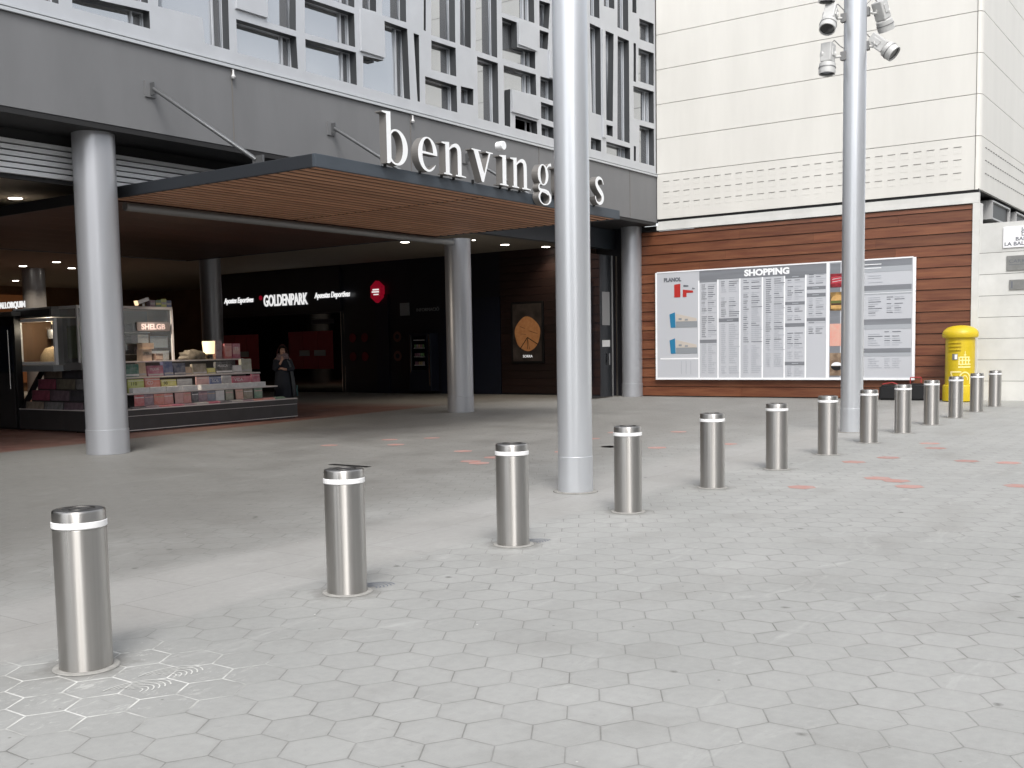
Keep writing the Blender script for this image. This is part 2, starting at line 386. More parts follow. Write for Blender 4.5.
# ------------------------------------------------------------------ ground
g = MB()
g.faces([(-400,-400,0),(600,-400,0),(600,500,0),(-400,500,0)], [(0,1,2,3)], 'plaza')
pitch = .288; s_ = pitch/math.sqrt(3)
reds = [(11.83,4.022),(14.341,4.212),(13.08,3.583),(12.125,3.087),(12.35,3.25),(16.616,3.788),(17.373,4.034),(12.989,2.143),(15.207,2.956),(14.966,4.05),(15.406,2.536),(18.281,8.437),(16.239,6.9),(14.641,8.19),(12.148,8.796),(12.891,9.113),(12.5,8.95),(14.973,8.249),(14.987,7.6),(14.2,8.6),(14.525,12.492),(13.9,11.9),(15.2,12.0),(13.1,12.7),(17.5,9.6),(19.3,7.4),(13.6,10.1),(16.2,9.2)]
for rx, ry in reds:
    i = round((rx-2.907-.5*pitch*0)/pitch); row = round((ry-4.555)/(1.5*s_))
    cx = 2.907+i*pitch+(pitch/2 if row % 2 else 0)-pitch/2*0; cy = 4.555+row*1.5*s_
    # tile centres of the shader lattice: q = integer+.5 offsets
    q = ((cx-2.907)/pitch+500.5, (cy-4.555)/pitch+519.615)
    best = None
    for oi, (ox, oy) in enumerate(((.5, math.sqrt(3)/2), (1.0, math.sqrt(3)))):
        ax = round(q[0]-ox)+ox; ay = round((q[1]-oy)/math.sqrt(3))*math.sqrt(3)+oy
        d = (ax-q[0])**2+(ay-q[1])**2
        if best is None or d < best[0]: best = (d, ax, ay)
    cx = (best[1]-500.5)*pitch+2.907; cy = (best[2]-519.615)*pitch+4.555
    R = s_-.004
    g.faces([(cx+R*math.cos(PI/6+k*PI/3), cy+R*math.sin(PI/6+k*PI/3), .002) for k in range(6)], [tuple(range(6))], 'redpaver')
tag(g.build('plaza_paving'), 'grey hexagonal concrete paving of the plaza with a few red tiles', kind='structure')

# ------------------------------------------------------------------ mall building
XW, YF = 29.8, 14.8
mall = thing('mall_building', 'shopping mall block with grey fascia and irregular aluminium window grid above the entrance', 'building', (20, YF, 0))
XL = -26
mb = MB()
# body behind the skin
mb.box(XL, XW+.2, YF+.02, 48, 5.25, 6.60, 'fascia')
mb.build('fascia', mall)
for x in (-16.5,-11.6,-6.6,-1.65,3.3,8.27,13.22,18.17,23.25,28.1):
    mb = MB(); mb.box(x-.007, x+.007, YF+.008, YF+.0195, 5.26, 6.6, 'seam'); mb.build('seam_joint', mall)
mb = MB()
mb.box(XL, XW-.003, YF-.03, YF+.0195, 6.605, 6.655, 'strip'); mb.box(XL, XW-.003, YF+.005, YF+.0195, 6.655, 6.672, 'black')
mb.box(XL, XW-.003, YF-.02, YF+.0195, 6.674, 6.70, 'strip')
mb.build('trim_strip', mall)
PAN = [[[10.12,8.3],[11.48,8.3],[11.5,7.31],[10.11,7.25]],[[8.3,8.3],[9.86,8.3],[9.86,6.91],[8.3,6.91]],[[10.1,7.14],[10.61,7.14],[11.52,7.19],[11.52,6.91],[10.09,6.91]],[[11.76,8.38],[13.22,8.40],[13.2,6.92],[12.65,6.92],[12.62,7.34],[11.7,7.31]],[[13.38,7.49],[14.85,7.5],[14.87,6.91],[13.38,6.91]],[[14.2,9.06],[14.9,9.09],[14.85,7.61],[14.12,7.61]],[[15.11,8.28],[16.49,8.30],[16.49,7.65],[15.08,7.62]],[[15.14,9.1],[16.53,9.11],[16.5,8.42],[15.12,8.40]],[[15.09,7.51],[16.51,7.55],[16.51,6.91],[15.07,6.91]],[[16.79,9.8],[17.19,9.81],[17.16,8.49],[16.74,8.47]],[[17.34,8.37],[18.15,8.37],[18.19,6.91],[16.7,6.91],[16.72,7.53],[17.36,7.56]],[[17.4,9.97],[18.15,9.98],[18.12,8.5],[17.34,8.47]],[[18.36,8.33],[18.54,8.33],[18.52,6.92],[18.44,6.92]],[[18.79,10.37],[18.86,10.39],[18.78,8.46],[18.71,8.47]],[[19.05,10.44],[19.88,10.46],[19.84,8.44],[18.97,8.42]],[[18.97,8.31],[19.85,8.33],[19.85,7.7],[18.94,7.68]],[[18.72,7.5],[19.86,7.5],[19.86,6.91],[18.71,6.91]],[[20.09,10.52],[20.48,10.55],[20.43,8.44],[20.02,8.44]],[[20.02,7.52],[20.5,7.54],[20.48,7.17],[20.01,7.15]],[[20.7,10.6],[21.52,10.6],[21.49,8.44],[20.62,8.43]],[[20.67,8.31],[21.51,8.32],[21.5,6.91],[20.67,6.91]],[[21.74,10.55],[23.14,10.58],[23.14,9.61],[21.71,9.54]],[[21.72,9.43],[22.35,9.45],[22.35,8.87],[23.16,8.92],[23.15,8.5],[21.71,8.47]],[[21.75,8.32],[23.17,8.37],[23.18,7.86],[22.02,7.81],[21.99,6.91],[21.75,6.91]],[[22.22,7.22],[23.19,7.22],[23.2,6.91],[22.21,6.91]],[[23.38,10.22],[23.89,10.26],[23.8,9.61],[23.37,9.6]],[[23.41,11.2],[23.93,11.24],[23.89,10.39],[23.39,10.37]],[[23.38,9.5],[23.8,9.52],[23.74,9.09],[23.37,9.06]],[[23.38,8.37],[24.03,8.39],[24.01,7.86],[23.36,7.86]],[[23.39,7.74],[24.01,7.74],[24.0,7.33],[23.39,7.34]],[[23.39,7.2],[23.99,7.19],[23.99,6.91],[23.4,6.92]],[[24.25,8.93],[24.85,8.93],[24.8,6.99],[24.2,7.01]],[[25.09,10.38],[25.61,10.4],[25.58,6.94],[25.01,6.97]],[[24.29,10.44],[24.84,10.47],[24.81,9.2],[24.26,9.19]],[[25.93,11.88],[26.42,11.95],[26.43,10.47],[25.92,10.44]],[[26.7,11.82],[27.26,11.91],[27.27,10.92],[26.68,10.86]],[[27.47,12.02],[28.09,12.07],[28.09,10.49],[27.44,10.46]],[[28.36,11.97],[28.59,12.01],[28.59,11.11],[28.34,11.08]],[[28.77,11.01],[29.68,11.06],[29.68,10.47],[28.76,10.42]],[[25.89,10.23],[26.47,10.23],[26.46,7.89],[25.97,7.89]],[[26.69,10.22],[27.22,10.23],[27.12,7.83],[26.7,7.82]],[[27.45,10.23],[28.12,10.24],[28.11,7.37],[27.38,7.38],[27.39,7.8]],[[28.7,10.16],[29.68,10.21],[29.66,9.26],[28.68,9.22]],[[28.37,9.03],[29.66,9.09],[29.66,8.16],[28.39,8.11]],[[28.73,7.98],[29.66,8.0],[29.66,6.91],[28.69,6.91]],[[25.89,7.22],[26.45,7.22],[26.44,6.91],[25.88,6.91]],[[26.74,7.23],[28.14,7.24],[28.14,6.91],[26.75,6.91]],[[28.37,7.33],[28.50,7.33],[28.49,6.91],[28.36,6.91]],[[26.7,7.69],[27.12,7.7],[27.11,7.41],[26.69,7.41]],[[28.40,10.24],[28.55,10.25],[28.53,9.16],[28.38,9.16]]]
rg = random.Random(3)
for row in ((6.92,8.35),):
    x = XL+.3
    while x < 6.4:
        w = rg.choice((.5,.9,1.3)); PAN.append([[x,row[1]],[x+w,row[1]],[x+w,row[0]],[x,row[0]]]); x += w+rg.choice((.15,.2,.6))
x = XL+.3
while x < 14.0:
    w = rg.choice((.6,1.0,1.4))
    if x+w < 14.05 and True: PAN.append([[x,10.3],[x+w,10.3],[x+w,8.55],[x,8.55]])
    x += w+rg.choice((.2,.3,.6))
x = XL+.3
while x < 22.0:
    w = rg.choice((.6,1.0,1.4))
    PAN.append([[x,12.1],[x+w,12.1],[x+w,11.35],[x,11.35]]); x += w+rg.choice((.25,.3,.6))
TOPZ = 14.2
from mathutils.geometry import delaunay_2d_cdt
def pin(p,q):
    c=False
    for i in range(len(q)):
        a=q[i];b=q[i-1]
        if (a[1]>p[1])!=(b[1]>p[1]) and p[0]<(b[0]-a[0])*(p[1]-a[1])/(b[1]-a[1])+a[0]: c=not c
    return c
def slab(mb, outer, holes, y0, y1, m, side):
    vs=[];ed=[]
    for lp in [outer]+holes:
        b=len(vs); vs+=[Vector(p) for p in lp]; ed+=[(b+i,b+(i+1)%len(lp)) for i in range(len(lp))]
    V,E_,F_,*_ = delaunay_2d_cdt(vs,ed,[],0,1e-6)
    tri=[f for f in F_ if not any(pin(sum((V[i] for i in f),Vector((0,0)))/3,h) for h in holes)]
    mb.faces([(v.x,y0,v.y) for v in V],tri,m); mb.faces([(v.x,y1,v.y) for v in V],[f[::-1] for f in tri],m)
    for lp in [outer]+holes:
        for i in range(len(lp)):
            a=lp[i];b=lp[(i+1)%len(lp)]; mb.faces([(a[0],y0,a[1]),(b[0],y0,b[1]),(b[0],y1,b[1]),(a[0],y1,a[1])],[(0,1,2,3)],side)
cm = MB()
cxs = 0
outer = [(XL,6.70),(XW-.02,6.70),(XW-.02,TOPZ),(XL,TOPZ)]
slab(cm, outer, [[(p[0],p[1]) for p in q] for q in PAN], YF+.02, YF+.19, 'frame', 'reveal')
cm.build('window_grid_cladding', mall, recalc=False)
mb = MB(); mb.box(XL, XW+.2, YF+.30, 48, 6.62, TOPZ, 'dark'); mb.build('wall', mall)
def inset(q, d):
    cx = sum(p[0] for p in q)/len(q); cz = sum(p[1] for p in q)/len(q)
    return q
for q in PAN:
    x0 = min(p[0] for p in q); x1 = max(p[0] for p in q); z0 = min(p[1] for p in q); z1 = max(p[1] for p in q)
    # frame: slim bars behind the opening
    f = MB(); t = .035; y0, y1 = YF+.195, YF+.235
    f.box(x0-.06, x0+.015, y0, y1, z0-.05, z1+.05, 'frame'); f.box(x1+.004, x1+.06, y0, y1, z0-.05, z1+.05, 'frame')
    f.box(x0+.015, x1+.004, y0, y1, z0-.05, z0+.02, 'frame'); f.box(x0+.015, x1+.004, y0, y1, z1-.005, z1+.05, 'frame')
    if x1-x0 > 1.2:
        xm = x1-.22; f.box(xm-.012, xm+.012, y0, y1, z0+.02, z1-.02, 'frame')
    w = f.build('window', mall)
    p = MB(); p.box(x0-.05, x1+.05, YF+.24, YF+.25, z0-.04, z1+.04, 'glass'); p.build('pane', w)
# raised panels of the grid (they overhang the neighbouring glass a little)
for x0,x1,z0,z1 in ((13.36,14.1,7.66,8.45),(16.62,17.35,7.60,8.42),(22.36,23.2,8.93,9.5),(22.03,23.22,7.27,7.80),(23.78,24.12,8.4,9.1),(26.5,26.66,7.3,10.2)):
    mb = MB(); mb.box(x0,x1,YF-.035,YF+.0195,z0,z1,'frame'); mb.build('raised_panel', mall, bevel=.004)
# soffit, hall ceiling, hall walls
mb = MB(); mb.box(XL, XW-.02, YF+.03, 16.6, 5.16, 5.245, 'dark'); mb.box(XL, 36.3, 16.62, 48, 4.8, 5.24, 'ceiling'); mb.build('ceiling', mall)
mb = MB(); mb.box(20.6, 30-.02, 16.35, 16.6, 4.56, 5.15, 'slate'); mb.build('header_beam', mall)
mb = MB()
for k in range(6):
    z = 4.455+k*.0926
    mb.box(XL, 19.6, 15.71+(.015 if k % 2 else 0), 15.8, z, z+.068, 'ribs')
mb.box(XL, 19.6, 15.78, 15.86, 4.385, 5.155, 'dark')
mb.build('ribbed_shutter_box', mall)
mb = MB(); mb.box(30.02, 30.3, 15.4, 35, 0, 5.2, 'shopblack'); mb.build('hall_wall', mall)
mb = MB(); mb.box(XL, 36, 46, 46.3, 0, 5.2, 'plaster'); mb.box(36, 36.3, 35, 46.3, 0, 5.2, 'plaster'); mb.box(30.02,36,34.7,35,0,5.2,'plaster'); mb.build('back_wall', mall)
mb = MB(); mb.box(XL, 6.5, 16.8, 16.9, 0, 4.8, 'glassdark')
for x in range(-25, 7, 2): mb.box(x, x+.06, 16.74, 16.80, 0, 4.8, 'grey')
mb.build('shop_glazing', mall)
mb = MB(); mb.box(6.5, 6.7, 16.8, 46, 0, 4.8, 'plaster'); mb.build('side_wall', mall)
# orange and dark shop openings deep in the hall
mb = MB()
for x0,x1 in ((20.5,22.3),(26.2,28.6)): mb.box(x0,x1,45.9,45.99,.4,4.4,'orange')
mb.box(16,20,45.9,45.99,0,3.4,'dark'); mb.box(23,25.6,45.9,45.99,0,3,'dark'); mb.build('shop_opening', mall)
# dark wood boarding behind the round poster
mb = MB()
z = .05
while z < 4.7:
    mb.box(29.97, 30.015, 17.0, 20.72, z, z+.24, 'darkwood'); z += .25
mb.build('dark_wood_panelling', mall, bevel=.004)
for a in ((29.96,30.015,20.75,21.85,0,3.3),(29.95,30.015,25.7,26.3,0,3.6),(29.97,30.015,22.2,23.3,0,3.0)):
    mb = MB(); mb.box(*a,'navy'); mb.build('navy_door_panel', mall)
# glass entrance door next to the round column
gd = MB(); gd.box(29.4,29.44,15.98,16.02,.02,4.3,'chrome'); gd.box(29.1,29.13,15.97,16.0,.02,4.3,'grey')
d = gd.build('glass_door', mall)
p = MB(); p.box(26.9,29.1,16.0,16.012,.03,4.3,'glassdark'); p.build('door_glass', d)
p = MB(); p.box(28.8,28.85,15.93,15.97,1.0,1.35,'chrome'); p.box(28.5,28.95,15.985,15.998,1.55,1.75,'lightgrey'); p.box(28.5,28.95,15.985,15.998,2.2,3.2,'grey'); p.build('door_handle', d)
# gambling hall front
bh = MB(); bh.box(29.90,30.015,28.0,34.85,3.05,4.72,'shopblack'); bh.build('shop_fascia', mall)
bh = MB(); bh.box(29.99,30.015,28.1,34.8,.02,3.0,'glassdark'); bh.build('shop_window', mall)
for y0,y1,z0,z1 in ((28.5,30.9,.9,2.35),(32.6,34.7,.9,2.3)):
    n = 3; bh = MB()
    for k in range(n): bh.box(29.975,29.988,y0+(y1-y0)*k/n+.01,y0+(y1-y0)*(k+1)/n-.01,z0,z1,'redwall')
    bh.build('red_poster_panel', mall)
bh = MB()
for y0,y1 in ((28.9,29.5),(29.75,30.3),(33.2,33.7)): bh.box(29.96,29.972,y0,y1,1.4,1.62,'pgrey')
bh.box(29.96,29.972,28.4,29.6,2.62,2.8,'navy'); bh.build('window_sticker', mall)
bh = MB(); bh.box(29.93,29.97,28.0,28.04,.02,3.05,'chrome'); bh.box(29.93,29.96,27.86,27.88,.02,1.0,'chrome'); bh.box(29.93,29.96,27.86,27.88,2.1,3.0,'chrome'); bh.build('door_frame', mall)
bh = MB()
for y in (27.5,26.9):
    for z in (1.35,2.05):
        bh.lathe([(.17,0),(.17,.008)],0,0,'redwall',20,frame_x(29.99,y,z))
for z in (1.35,2.05):
    bh.lathe([(.19,0),(.19,.008)],0,0,mat('ring_plaque',(.16,.07,.06),.6),24,frame_x(29.98,25.3,z)); bh.lathe([(.09,.009),(.09,.012)],0,0,'navy',20,frame_x(29.98,25.3,z))
bh.build('round_plaque', mall)

# signs of the gambling hall
t = MB(); text(t,'Apostes Esportives',.30,'signwhite',frame_x(29.88,34.45,3.60),.012,sx=.74,shear=.25,bold=.006); tag(t.build('shop_sign', loc=(29.9,33.5,3.6)),'small white lit script sign left of the big shop name on the black shopfront','sign','lit signs on the black shopfront')
t = MB(); text(t,'GOLDENPARK',.62,'signwhite',frame_x(29.88,32.12,3.40),.015,sx=.60,bold=.012); sg = t.build('shop_sign', loc=(29.9,31,3.4))
tag(sg,'large white lit block letter sign in the middle of the black shopfront','sign','lit signs on the black shopfront')
t = MB(); t.lathe([(.09,0),(.09,.02)],0,0,'signred',16,frame_x(29.885,32.28,3.74)); t.build('red_dot', sg)
t = MB(); text(t,'Apuestas Deportivas',.30,'signwhite',frame_x(29.88,29.30,3.60),.012,sx=.72,shear=.25,bold=.006); tag(t.build('shop_sign', loc=(29.9,28.3,3.6)),'small white lit script sign right of the big shop name on the black shopfront','sign','lit signs on the black shopfront')
hx = thing('hexagon_sign','red hexagonal lit sign with white bars on the dark wall right of the shopfront','sign',(29.9,26.1,3.7))
t = MB(); t.poly([frame_x(29.8,26.12,3.7)@Vector((.33*math.sin(k*PI/3)*.9,.40*math.cos(k*PI/3),0)) for k in range(6)],'signred',.2,(1,0,0)); t.build('hexagon_panel', hx)
t = MB()
fx = frame_x(29.79,26.12,3.7)
for (a,b,c_,d_) in ((-.14,.05,.16,.10),(-.18,-.03,.16,.02),(-.10,-.12,.14,-.08)): t.box(a,c_,b,d_,0,.008,'signwhite',fx)
t.build('emblem_bar', hx)
t = MB(); t.box(29.95,30.01,24.72,25.12,2.8,3.25,'pgrey'); tag(t.build('square_notice', loc=(29.98,24.9,2.8)),'small pale square notice on the dark wall above the vending machine','notice')
t = MB(); text(t,'INFORMACIÓ',.17,'pgrey',frame_x(29.99,24.40,2.92),.006); tag(t.build('wall_lettering', loc=(30,24,2.9)),'faint grey lettering on the dark wall beside the square notice','sign')
# vending machine
vm = thing('vending_machine','black glass fronted vending machine with lit shelves against the dark wall','vending machine',(29.7,23.93,0))
t = MB(); t.box(29.55,30.0,23.42,24.44,.1,2.15,'navy'); t.build('cabinet', vm, bevel=.02)
t = MB(); t.box(29.53,29.548,23.62,24.30,.85,2.05,'glassdark'); t.build('glass_door', vm)
t = MB()
for z in (1.0,1.3,1.6,1.88): t.box(29.50,29.528,23.68,24.16,z,z+.035,'lightgrey')
t.build('shelf', vm)
t = MB()
rv = random.Random(5)
for z in (1.035,1.335,1.635):
    for k in range(5): t.box(29.505,29.526,23.70+k*.09,23.76+k*.09,z,z+.11,mat('snack%d'%rv.randint(0,3),(rv.uniform(.1,.5),rv.uniform(.1,.4),rv.uniform(.1,.4)),.5))
t.build('snack_row', vm)
t = MB(); t.box(29.49,29.52,24.30,24.335,.75,2.1,'chrome'); t.build('handle', vm)
t = MB(); t.box(29.5,29.53,23.44,23.5,.3,2.1,'chrome'); t.build('edge_trim', vm)
# poster with round wood slice
ps = thing('wall_poster','dark framed poster showing a round slice of wood, on the brown boarded wall','poster',(29.95,19.6,1.05))
t = MB(); t.box(29.90,29.96,18.98,20.26,1.05,3.08,'black'); t.build('frame', ps, bevel=.01)
t = MB(); t.box(29.893,29.899,19.05,20.19,1.12,3.01,mat('poster_dark',(.02,.015,.013),.5,col2=(.10,.08,.07),vscale=1.6)); t.build('print', ps)
t = MB(); fx = frame_x(29.892,19.6,2.02)
pts = [(.50*math.cos(a)*(1+.03*math.sin(5*a)),.56*math.sin(a)*(1+.03*math.sin(4*a+1))) for a in [2*PI*k/40 for k in range(40)]]
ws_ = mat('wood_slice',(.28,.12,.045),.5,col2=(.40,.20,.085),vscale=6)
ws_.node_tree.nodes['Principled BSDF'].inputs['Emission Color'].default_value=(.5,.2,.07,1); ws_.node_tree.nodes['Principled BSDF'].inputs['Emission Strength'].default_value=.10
t.poly([fx@Vector((x,y,0)) for x,y in pts], ws_, .004, (-1,0,0)); t.build('wood_slice', ps)
t = MB()
def barp(mb, fx, p, q, w, m, z=.006):
    p=Vector((*p,0)); q=Vector((*q,0)); d=(q-p).normalized(); n=Vector((-d.y,d.x,0))*w/2
    mb.faces([fx@(a+Vector((0,0,z))) for a in (p-n,q-n,q+n,p+n)],[(0,1,2,3)],m)
for p_,q_,w_ in (((0,-.12),(-.30,-.50),.03),((0,-.12),(.42,-.36),.03),((0,-.12),(0,-.50),.02),((0,-.12),(.08,-.52),.014),((-.3,.25),(-.1,.18),.012),((.05,.1),(.4,.0),.012),((-.25,.0),(-.05,-.02),.01)): barp(t,fx,p_,q_,w_,'black')
text(t,'SORRA',.12,'signwhite',fx@Matrix.Translation((-.19,-.78,.006)),.001)
t.build('crack_and_caption', ps)

# downlights
dl = thing('downlight','', 'ceiling light',(0,0,0))
bpy.data.objects.remove(dl)
DL = [((12.3,20.3,4.795),'downlight closest to the plaza in the cream ceiling far left'),
      ((21.6,35.4,4.795),'leftmost downlight left of the dim column in the far hall'),
      ((21.5,33.2,4.795),'middle downlight right of the dim column in the far hall'),
      ((23.4,35.2,4.795),'downlight nearest the big front column in the far hall'),
      ((25.05,20.75,4.795),'single downlight left of the mid column under the slatted canopy'),
      ((28.0,19.15,4.795),'left one of two downlights before the brown poster wall'),
      ((29.6,18.65,4.795),'right one of two downlights before the brown poster wall'),
      ((25.5,42.4,4.795),'small far downlight low above the left kiosk sign'),
      ((26.8,43.8,4.795),'tiny far downlight beside the dim column in the hall'),
      ((26.1,18.97,4.795),'tiny pale ceiling spot just right of the mid column')]
for k,((x,y,z),lab) in enumerate(DL):
    e = thing('downlight', lab, 'ceiling light', (x,y,z), 'round downlights in the hall ceiling')
    r = .13 if k != 9 else .05
    t = MB(); t.lathe([(r+.025,z-.012),(r+.025,z+.0)],x,y,'lightgrey',20); t.build('ring', e)
    t = MB(); t.lathe([(r,z-.018),(r,z-.0125)],x,y,'lamp',20); t.build('diffuser', e)
    ld = bpy.data.lights.new('lamp','SPOT'); ld.energy = (230 if y > 30 else (200 if x < 13 else 60)); ld.spot_size = 2.0; ld.spot_blend = 1; ld.color = (1,.82,.62); ld.shadow_soft_size = .1
    lo = bpy.data.objects.new('lamp_source', ld); COL.objects.link(lo); lo.parent = e; lo.location = (0,0,-.04)

# columns
def column(x, y, top, r, label, rc=.010):
    e = thing('round_column', label, 'column', (x,y,0), 'grey round columns of the mall')
    t = MB(); t.lathe([(r,0.0),(r,top)],x,y,'column',64); t.build('shaft', e)
    t = MB(); t.lathe([(r+rc,0.004),(r+rc,.40),(r+.001,.405)],x,y,'column',64,cap=False); t.build('base_cuff', e)
column(10.68,15.30,5.17,.335,'large grey round column in front of the book kiosk')
column(21.6,16.2,4.30,.325,'grey round column under the slatted canopy edge')
column(29.68,15.62,5.17,.31,'grey round column at the corner where the wood cladding starts')
column(22.55,26.6,4.8,.33,'grey round column rising behind the book display and lamp')
column(22.6,36.4,4.8,.40,'dim round column far back above the popcorn case')
column(.2,15.3,5.17,.335,'round column off to the left beyond the kiosk side')

# ------------------------------------------------------------------ canopy
ZC = 4.27; CX0, CX1, CY0, CY1 = 11.40, 20.55, 11.08, 25.2
cn = thing('entrance_canopy','flat entrance canopy with slate blue edge and brown timber slat underside','canopy',(16,11,ZC))
t = MB()
t.box(CX0,CX1,CY0,CY0+.06,ZC-.005,ZC+.185,'slate'); t.box(CX0,CX0+.06,CY0+.06,CY1,ZC-.005,ZC+.185,mat('slate_shaded_side',(.018,.021,.026),.5)); t.box(CX1-.06,CX1,CY0+.06,CY1,ZC-.005,ZC+.185,'slate'); t.box(CX0,CX1,CY1,CY1+.06,ZC-.005,ZC+.185,'slate')  # left edge gets a darker slate copy, shade put into its colour
t.build('edge_frame', cn, bevel=.006)
t = MB(); t.box(CX0+.06,CX1-.06,CY0+.06,CY1,ZC+.065,ZC+.18,'dark'); t.build('deck', cn)
t = MB(); y = CY0+.075; k = 0
while y < CY1-.1:
    for xa, xb in ((CX0+.065,15.77),(15.84,CX1-.065)):
        if y < 16.1: t.box(xa,xb,y,y+.125,ZC+.005,ZC+.017,'slat')
    y += .225
td = MB(); yy = 16.2
while yy < CY1-.1:
    td.box(CX0+.065,CX1-.065,yy,min(yy+.9,CY1-.02)-.01,ZC+.01,ZC+.05,'soffitdark'); yy += .9  # smooth panels past the beam, their brown deepened to carry the shade
td.build('dark_soffit_panelling', cn)
tag(t.build('slat_soffit', cn), 'brown timber slats of the canopy underside')
t = MB(); t.tube((CX0+.3,15.95,ZC-.10),(CX1+.5,15.95,ZC-.10),.075,'grey',24); t.build('track_beam', cn, bevel=.02)
for i,(x,lab) in enumerate(((11.25+.2,'left steel tie rod'),(15.7,'second tie rod'),(20.1,'third tie rod'))):
    e = thing('tie_rod', ('steel tie rod holding the left end of the canopy, above the big column','steel tie rod ending left of the first big letter of the canopy','steel tie rod behind the middle letters of the canopy')[i], 'tie rod', (x,YF,5.94), 'steel tie rods of the canopy')
    t = MB(); t.tube((x,YF-.10,5.92),(x,12.35,ZC+.24),.035,'rod',12); t.build('bar', e)
    t = MB(); t.box(x-.012,x+.012,YF-.13,YF-.012,5.83,6.03,'rod'); t.box(x-.10,x+.10,YF-.012,YF+.018,5.80,6.06,'fascia'); t.build('wall_bracket', e)
    t = MB(); t.box(x-.02,x+.02,12.2,12.42,ZC+.187,ZC+.30,'rod'); t.build('deck_bracket', e)
for x in (13.22,18.2):
    t = MB(); t.lathe([(.03,6.42),(.045,6.45),(.02,6.5),(.012,6.58)],x,YF-.03,'lightgrey',12); t.tube((x,YF-.01,6.58),(x,YF+.015,6.58),.012,'lightgrey')
    tag(t.build('fascia_sensor', loc=(x,YF,6.5)), 'small white sensor on the grey fascia '+('left of all the letters' if x<15 else 'above the letter e'), 'sensor','small sensors on the fascia seams')

# letters -----------------------------------------------------------
def Q(a,b,c,n=8): return [((1-t)**2*a[0]+2*t*(1-t)*b[0]+t*t*c[0],(1-t)**2*a[1]+2*t*(1-t)*b[1]+t*t*c[1]) for t in [k/n for k in range(n+1)]]
def EL(cx,cz,rx,rz,a0,a1,n=24): return [(cx+rx*math.cos(math.radians(a0+(a1-a0)*k/n)),cz+rz*math.sin(math.radians(a0+(a1-a0)*k/n))) for k in range(n+1)]
def sweep(pts, ws):
    Lp=[];Rp=[]
    for i,p in enumerate(pts):
        a=pts[max(0,i-1)];b=pts[min(len(pts)-1,i+1)];dx=b[0]-a[0];dz=b[1]-a[1];l=math.hypot(dx,dz) or 1
        nx,nz=-dz/l,dx/l;w=ws[i]/2;Lp.append((p[0]+nx*w,p[1]+nz*w));Rp.append((p[0]-nx*w,p[1]-nz*w))
    return Lp+Rp[::-1]
nshape = [(.05,0),(.27,0),(.27,.018),(.205,.028),(.205,.40)]+Q((.205,.40),(.33,.505),(.405,.455),6)[1:]+Q((.405,.455),(.43,.43),(.43,.36),4)[1:]+[(.43,.028),(.37,.018),(.37,0),(.66,0),(.66,.018),(.535,.028),(.535,.36)]+Q((.535,.36),(.535,.53),(.40,.535),6)[1:]+Q((.40,.535),(.30,.53),(.205,.44),5)[1:]+[(.205,.535),(.0,.515),(.0,.495),(.10,.485),(.10,.028),(.05,.018)]
def eshape():
    o = EL(.25,.26,.25,.275,0,310,36)+[(.455,.115)]+EL(.27,.262,.16,.245,300,183,18)+[(.112,.262),(.50,.262)]
    h = EL(.25,.29,.137,.222,3,177,18)+[(.113,.290),(.387,.290)]
    return [o,[h[-1]]+h[:-2]]
def bshape():
    o=[(.10,0),(.155,0),(.20,.035)]+EL(.34,.265,.265,.275,-122,118,30)+[(.205,.47),(.205,.79),(0,.775),(0,.757),(.10,.745)]
    inn=EL(.32,.265,.165,.245,-134,134,24)
    return [o,inn]
glyph = {
 'b':bshape(),'e':eshape(),'n':[nshape],
 'v':[[(0,.52),(0,.502),(.06,.494),(.285,-.01),(.345,-.01),(.555,.494),(.63,.502),(.63,.52),(.42,.52),(.42,.502),(.505,.492),(.36,.135),(.195,.494),(.27,.502),(.27,.52)]],
 'i':[[(.0,0),(.27,0),(.27,.018),(.205,.028),(.205,.535),(.0,.515),(.0,.495),(.09,.485),(.09,.028),(.0,.018)]],
 'u':[[(.0,.52),(.0,.50),(.08,.49),(.08,.16)]+Q((.08,.16),(.09,-.01),(.23,-.01),6)[1:]+Q((.23,-.01),(.33,0),(.42,.09),5)[1:]+[(.42,0),(.62,.02),(.62,.04),(.525,.05),(.525,.52),(.34,.52),(.34,.50),(.42,.49),(.42,.13)]+Q((.42,.13),(.34,.06),(.27,.06),5)[1:]+Q((.27,.06),(.185,.07),(.185,.17),5)[1:]+[(.185,.52)]],
 't':[[(.10,.10)]+Q((.10,.10),(.11,-.01),(.22,-.01),6)[1:]+[(.34,.05),(.33,.065)]+Q((.33,.065),(.205,0),(.205,.12),6)[1:]+[(.205,.49),(.34,.49),(.34,.52),(.205,.52),(.205,.68),(.18,.68)]+Q((.18,.68),(.12,.54),(0,.52),5)[1:]+[(0,.49),(.10,.49)]],
}
sp_=[(.355,.40),(.335,.475),(.26,.515),(.17,.515),(.09,.47),(.075,.39),(.14,.31),(.25,.245),(.335,.17),(.33,.075),(.24,.01),(.14,.005),(.06,.05),(.03,.14)]
def smooth(p,n=3):
    for _ in range(n):
        q=[p[0]]
        for a,b in zip(p,p[1:]): q+=[(a[0]*.75+b[0]*.25,a[1]*.75+b[1]*.25),(a[0]*.25+b[0]*.75,a[1]*.25+b[1]*.75)]
        q.append(p[-1]);p=q
    return p
ss=smooth(sp_,2); glyph['s']=[sweep(ss,[.03+.075*math.sin(PI*min(1,max(0,(i/(len(ss)-1)-.12)/.76)))**1.0 for i in range(len(ss))])]
word = [('b',12.72),('e',13.58),('n',14.20),('v',15.03),('i',15.86),('n',16.20),('g',17.08),('u',17.70),('n',0),('t',18.62),('s',19.22)]
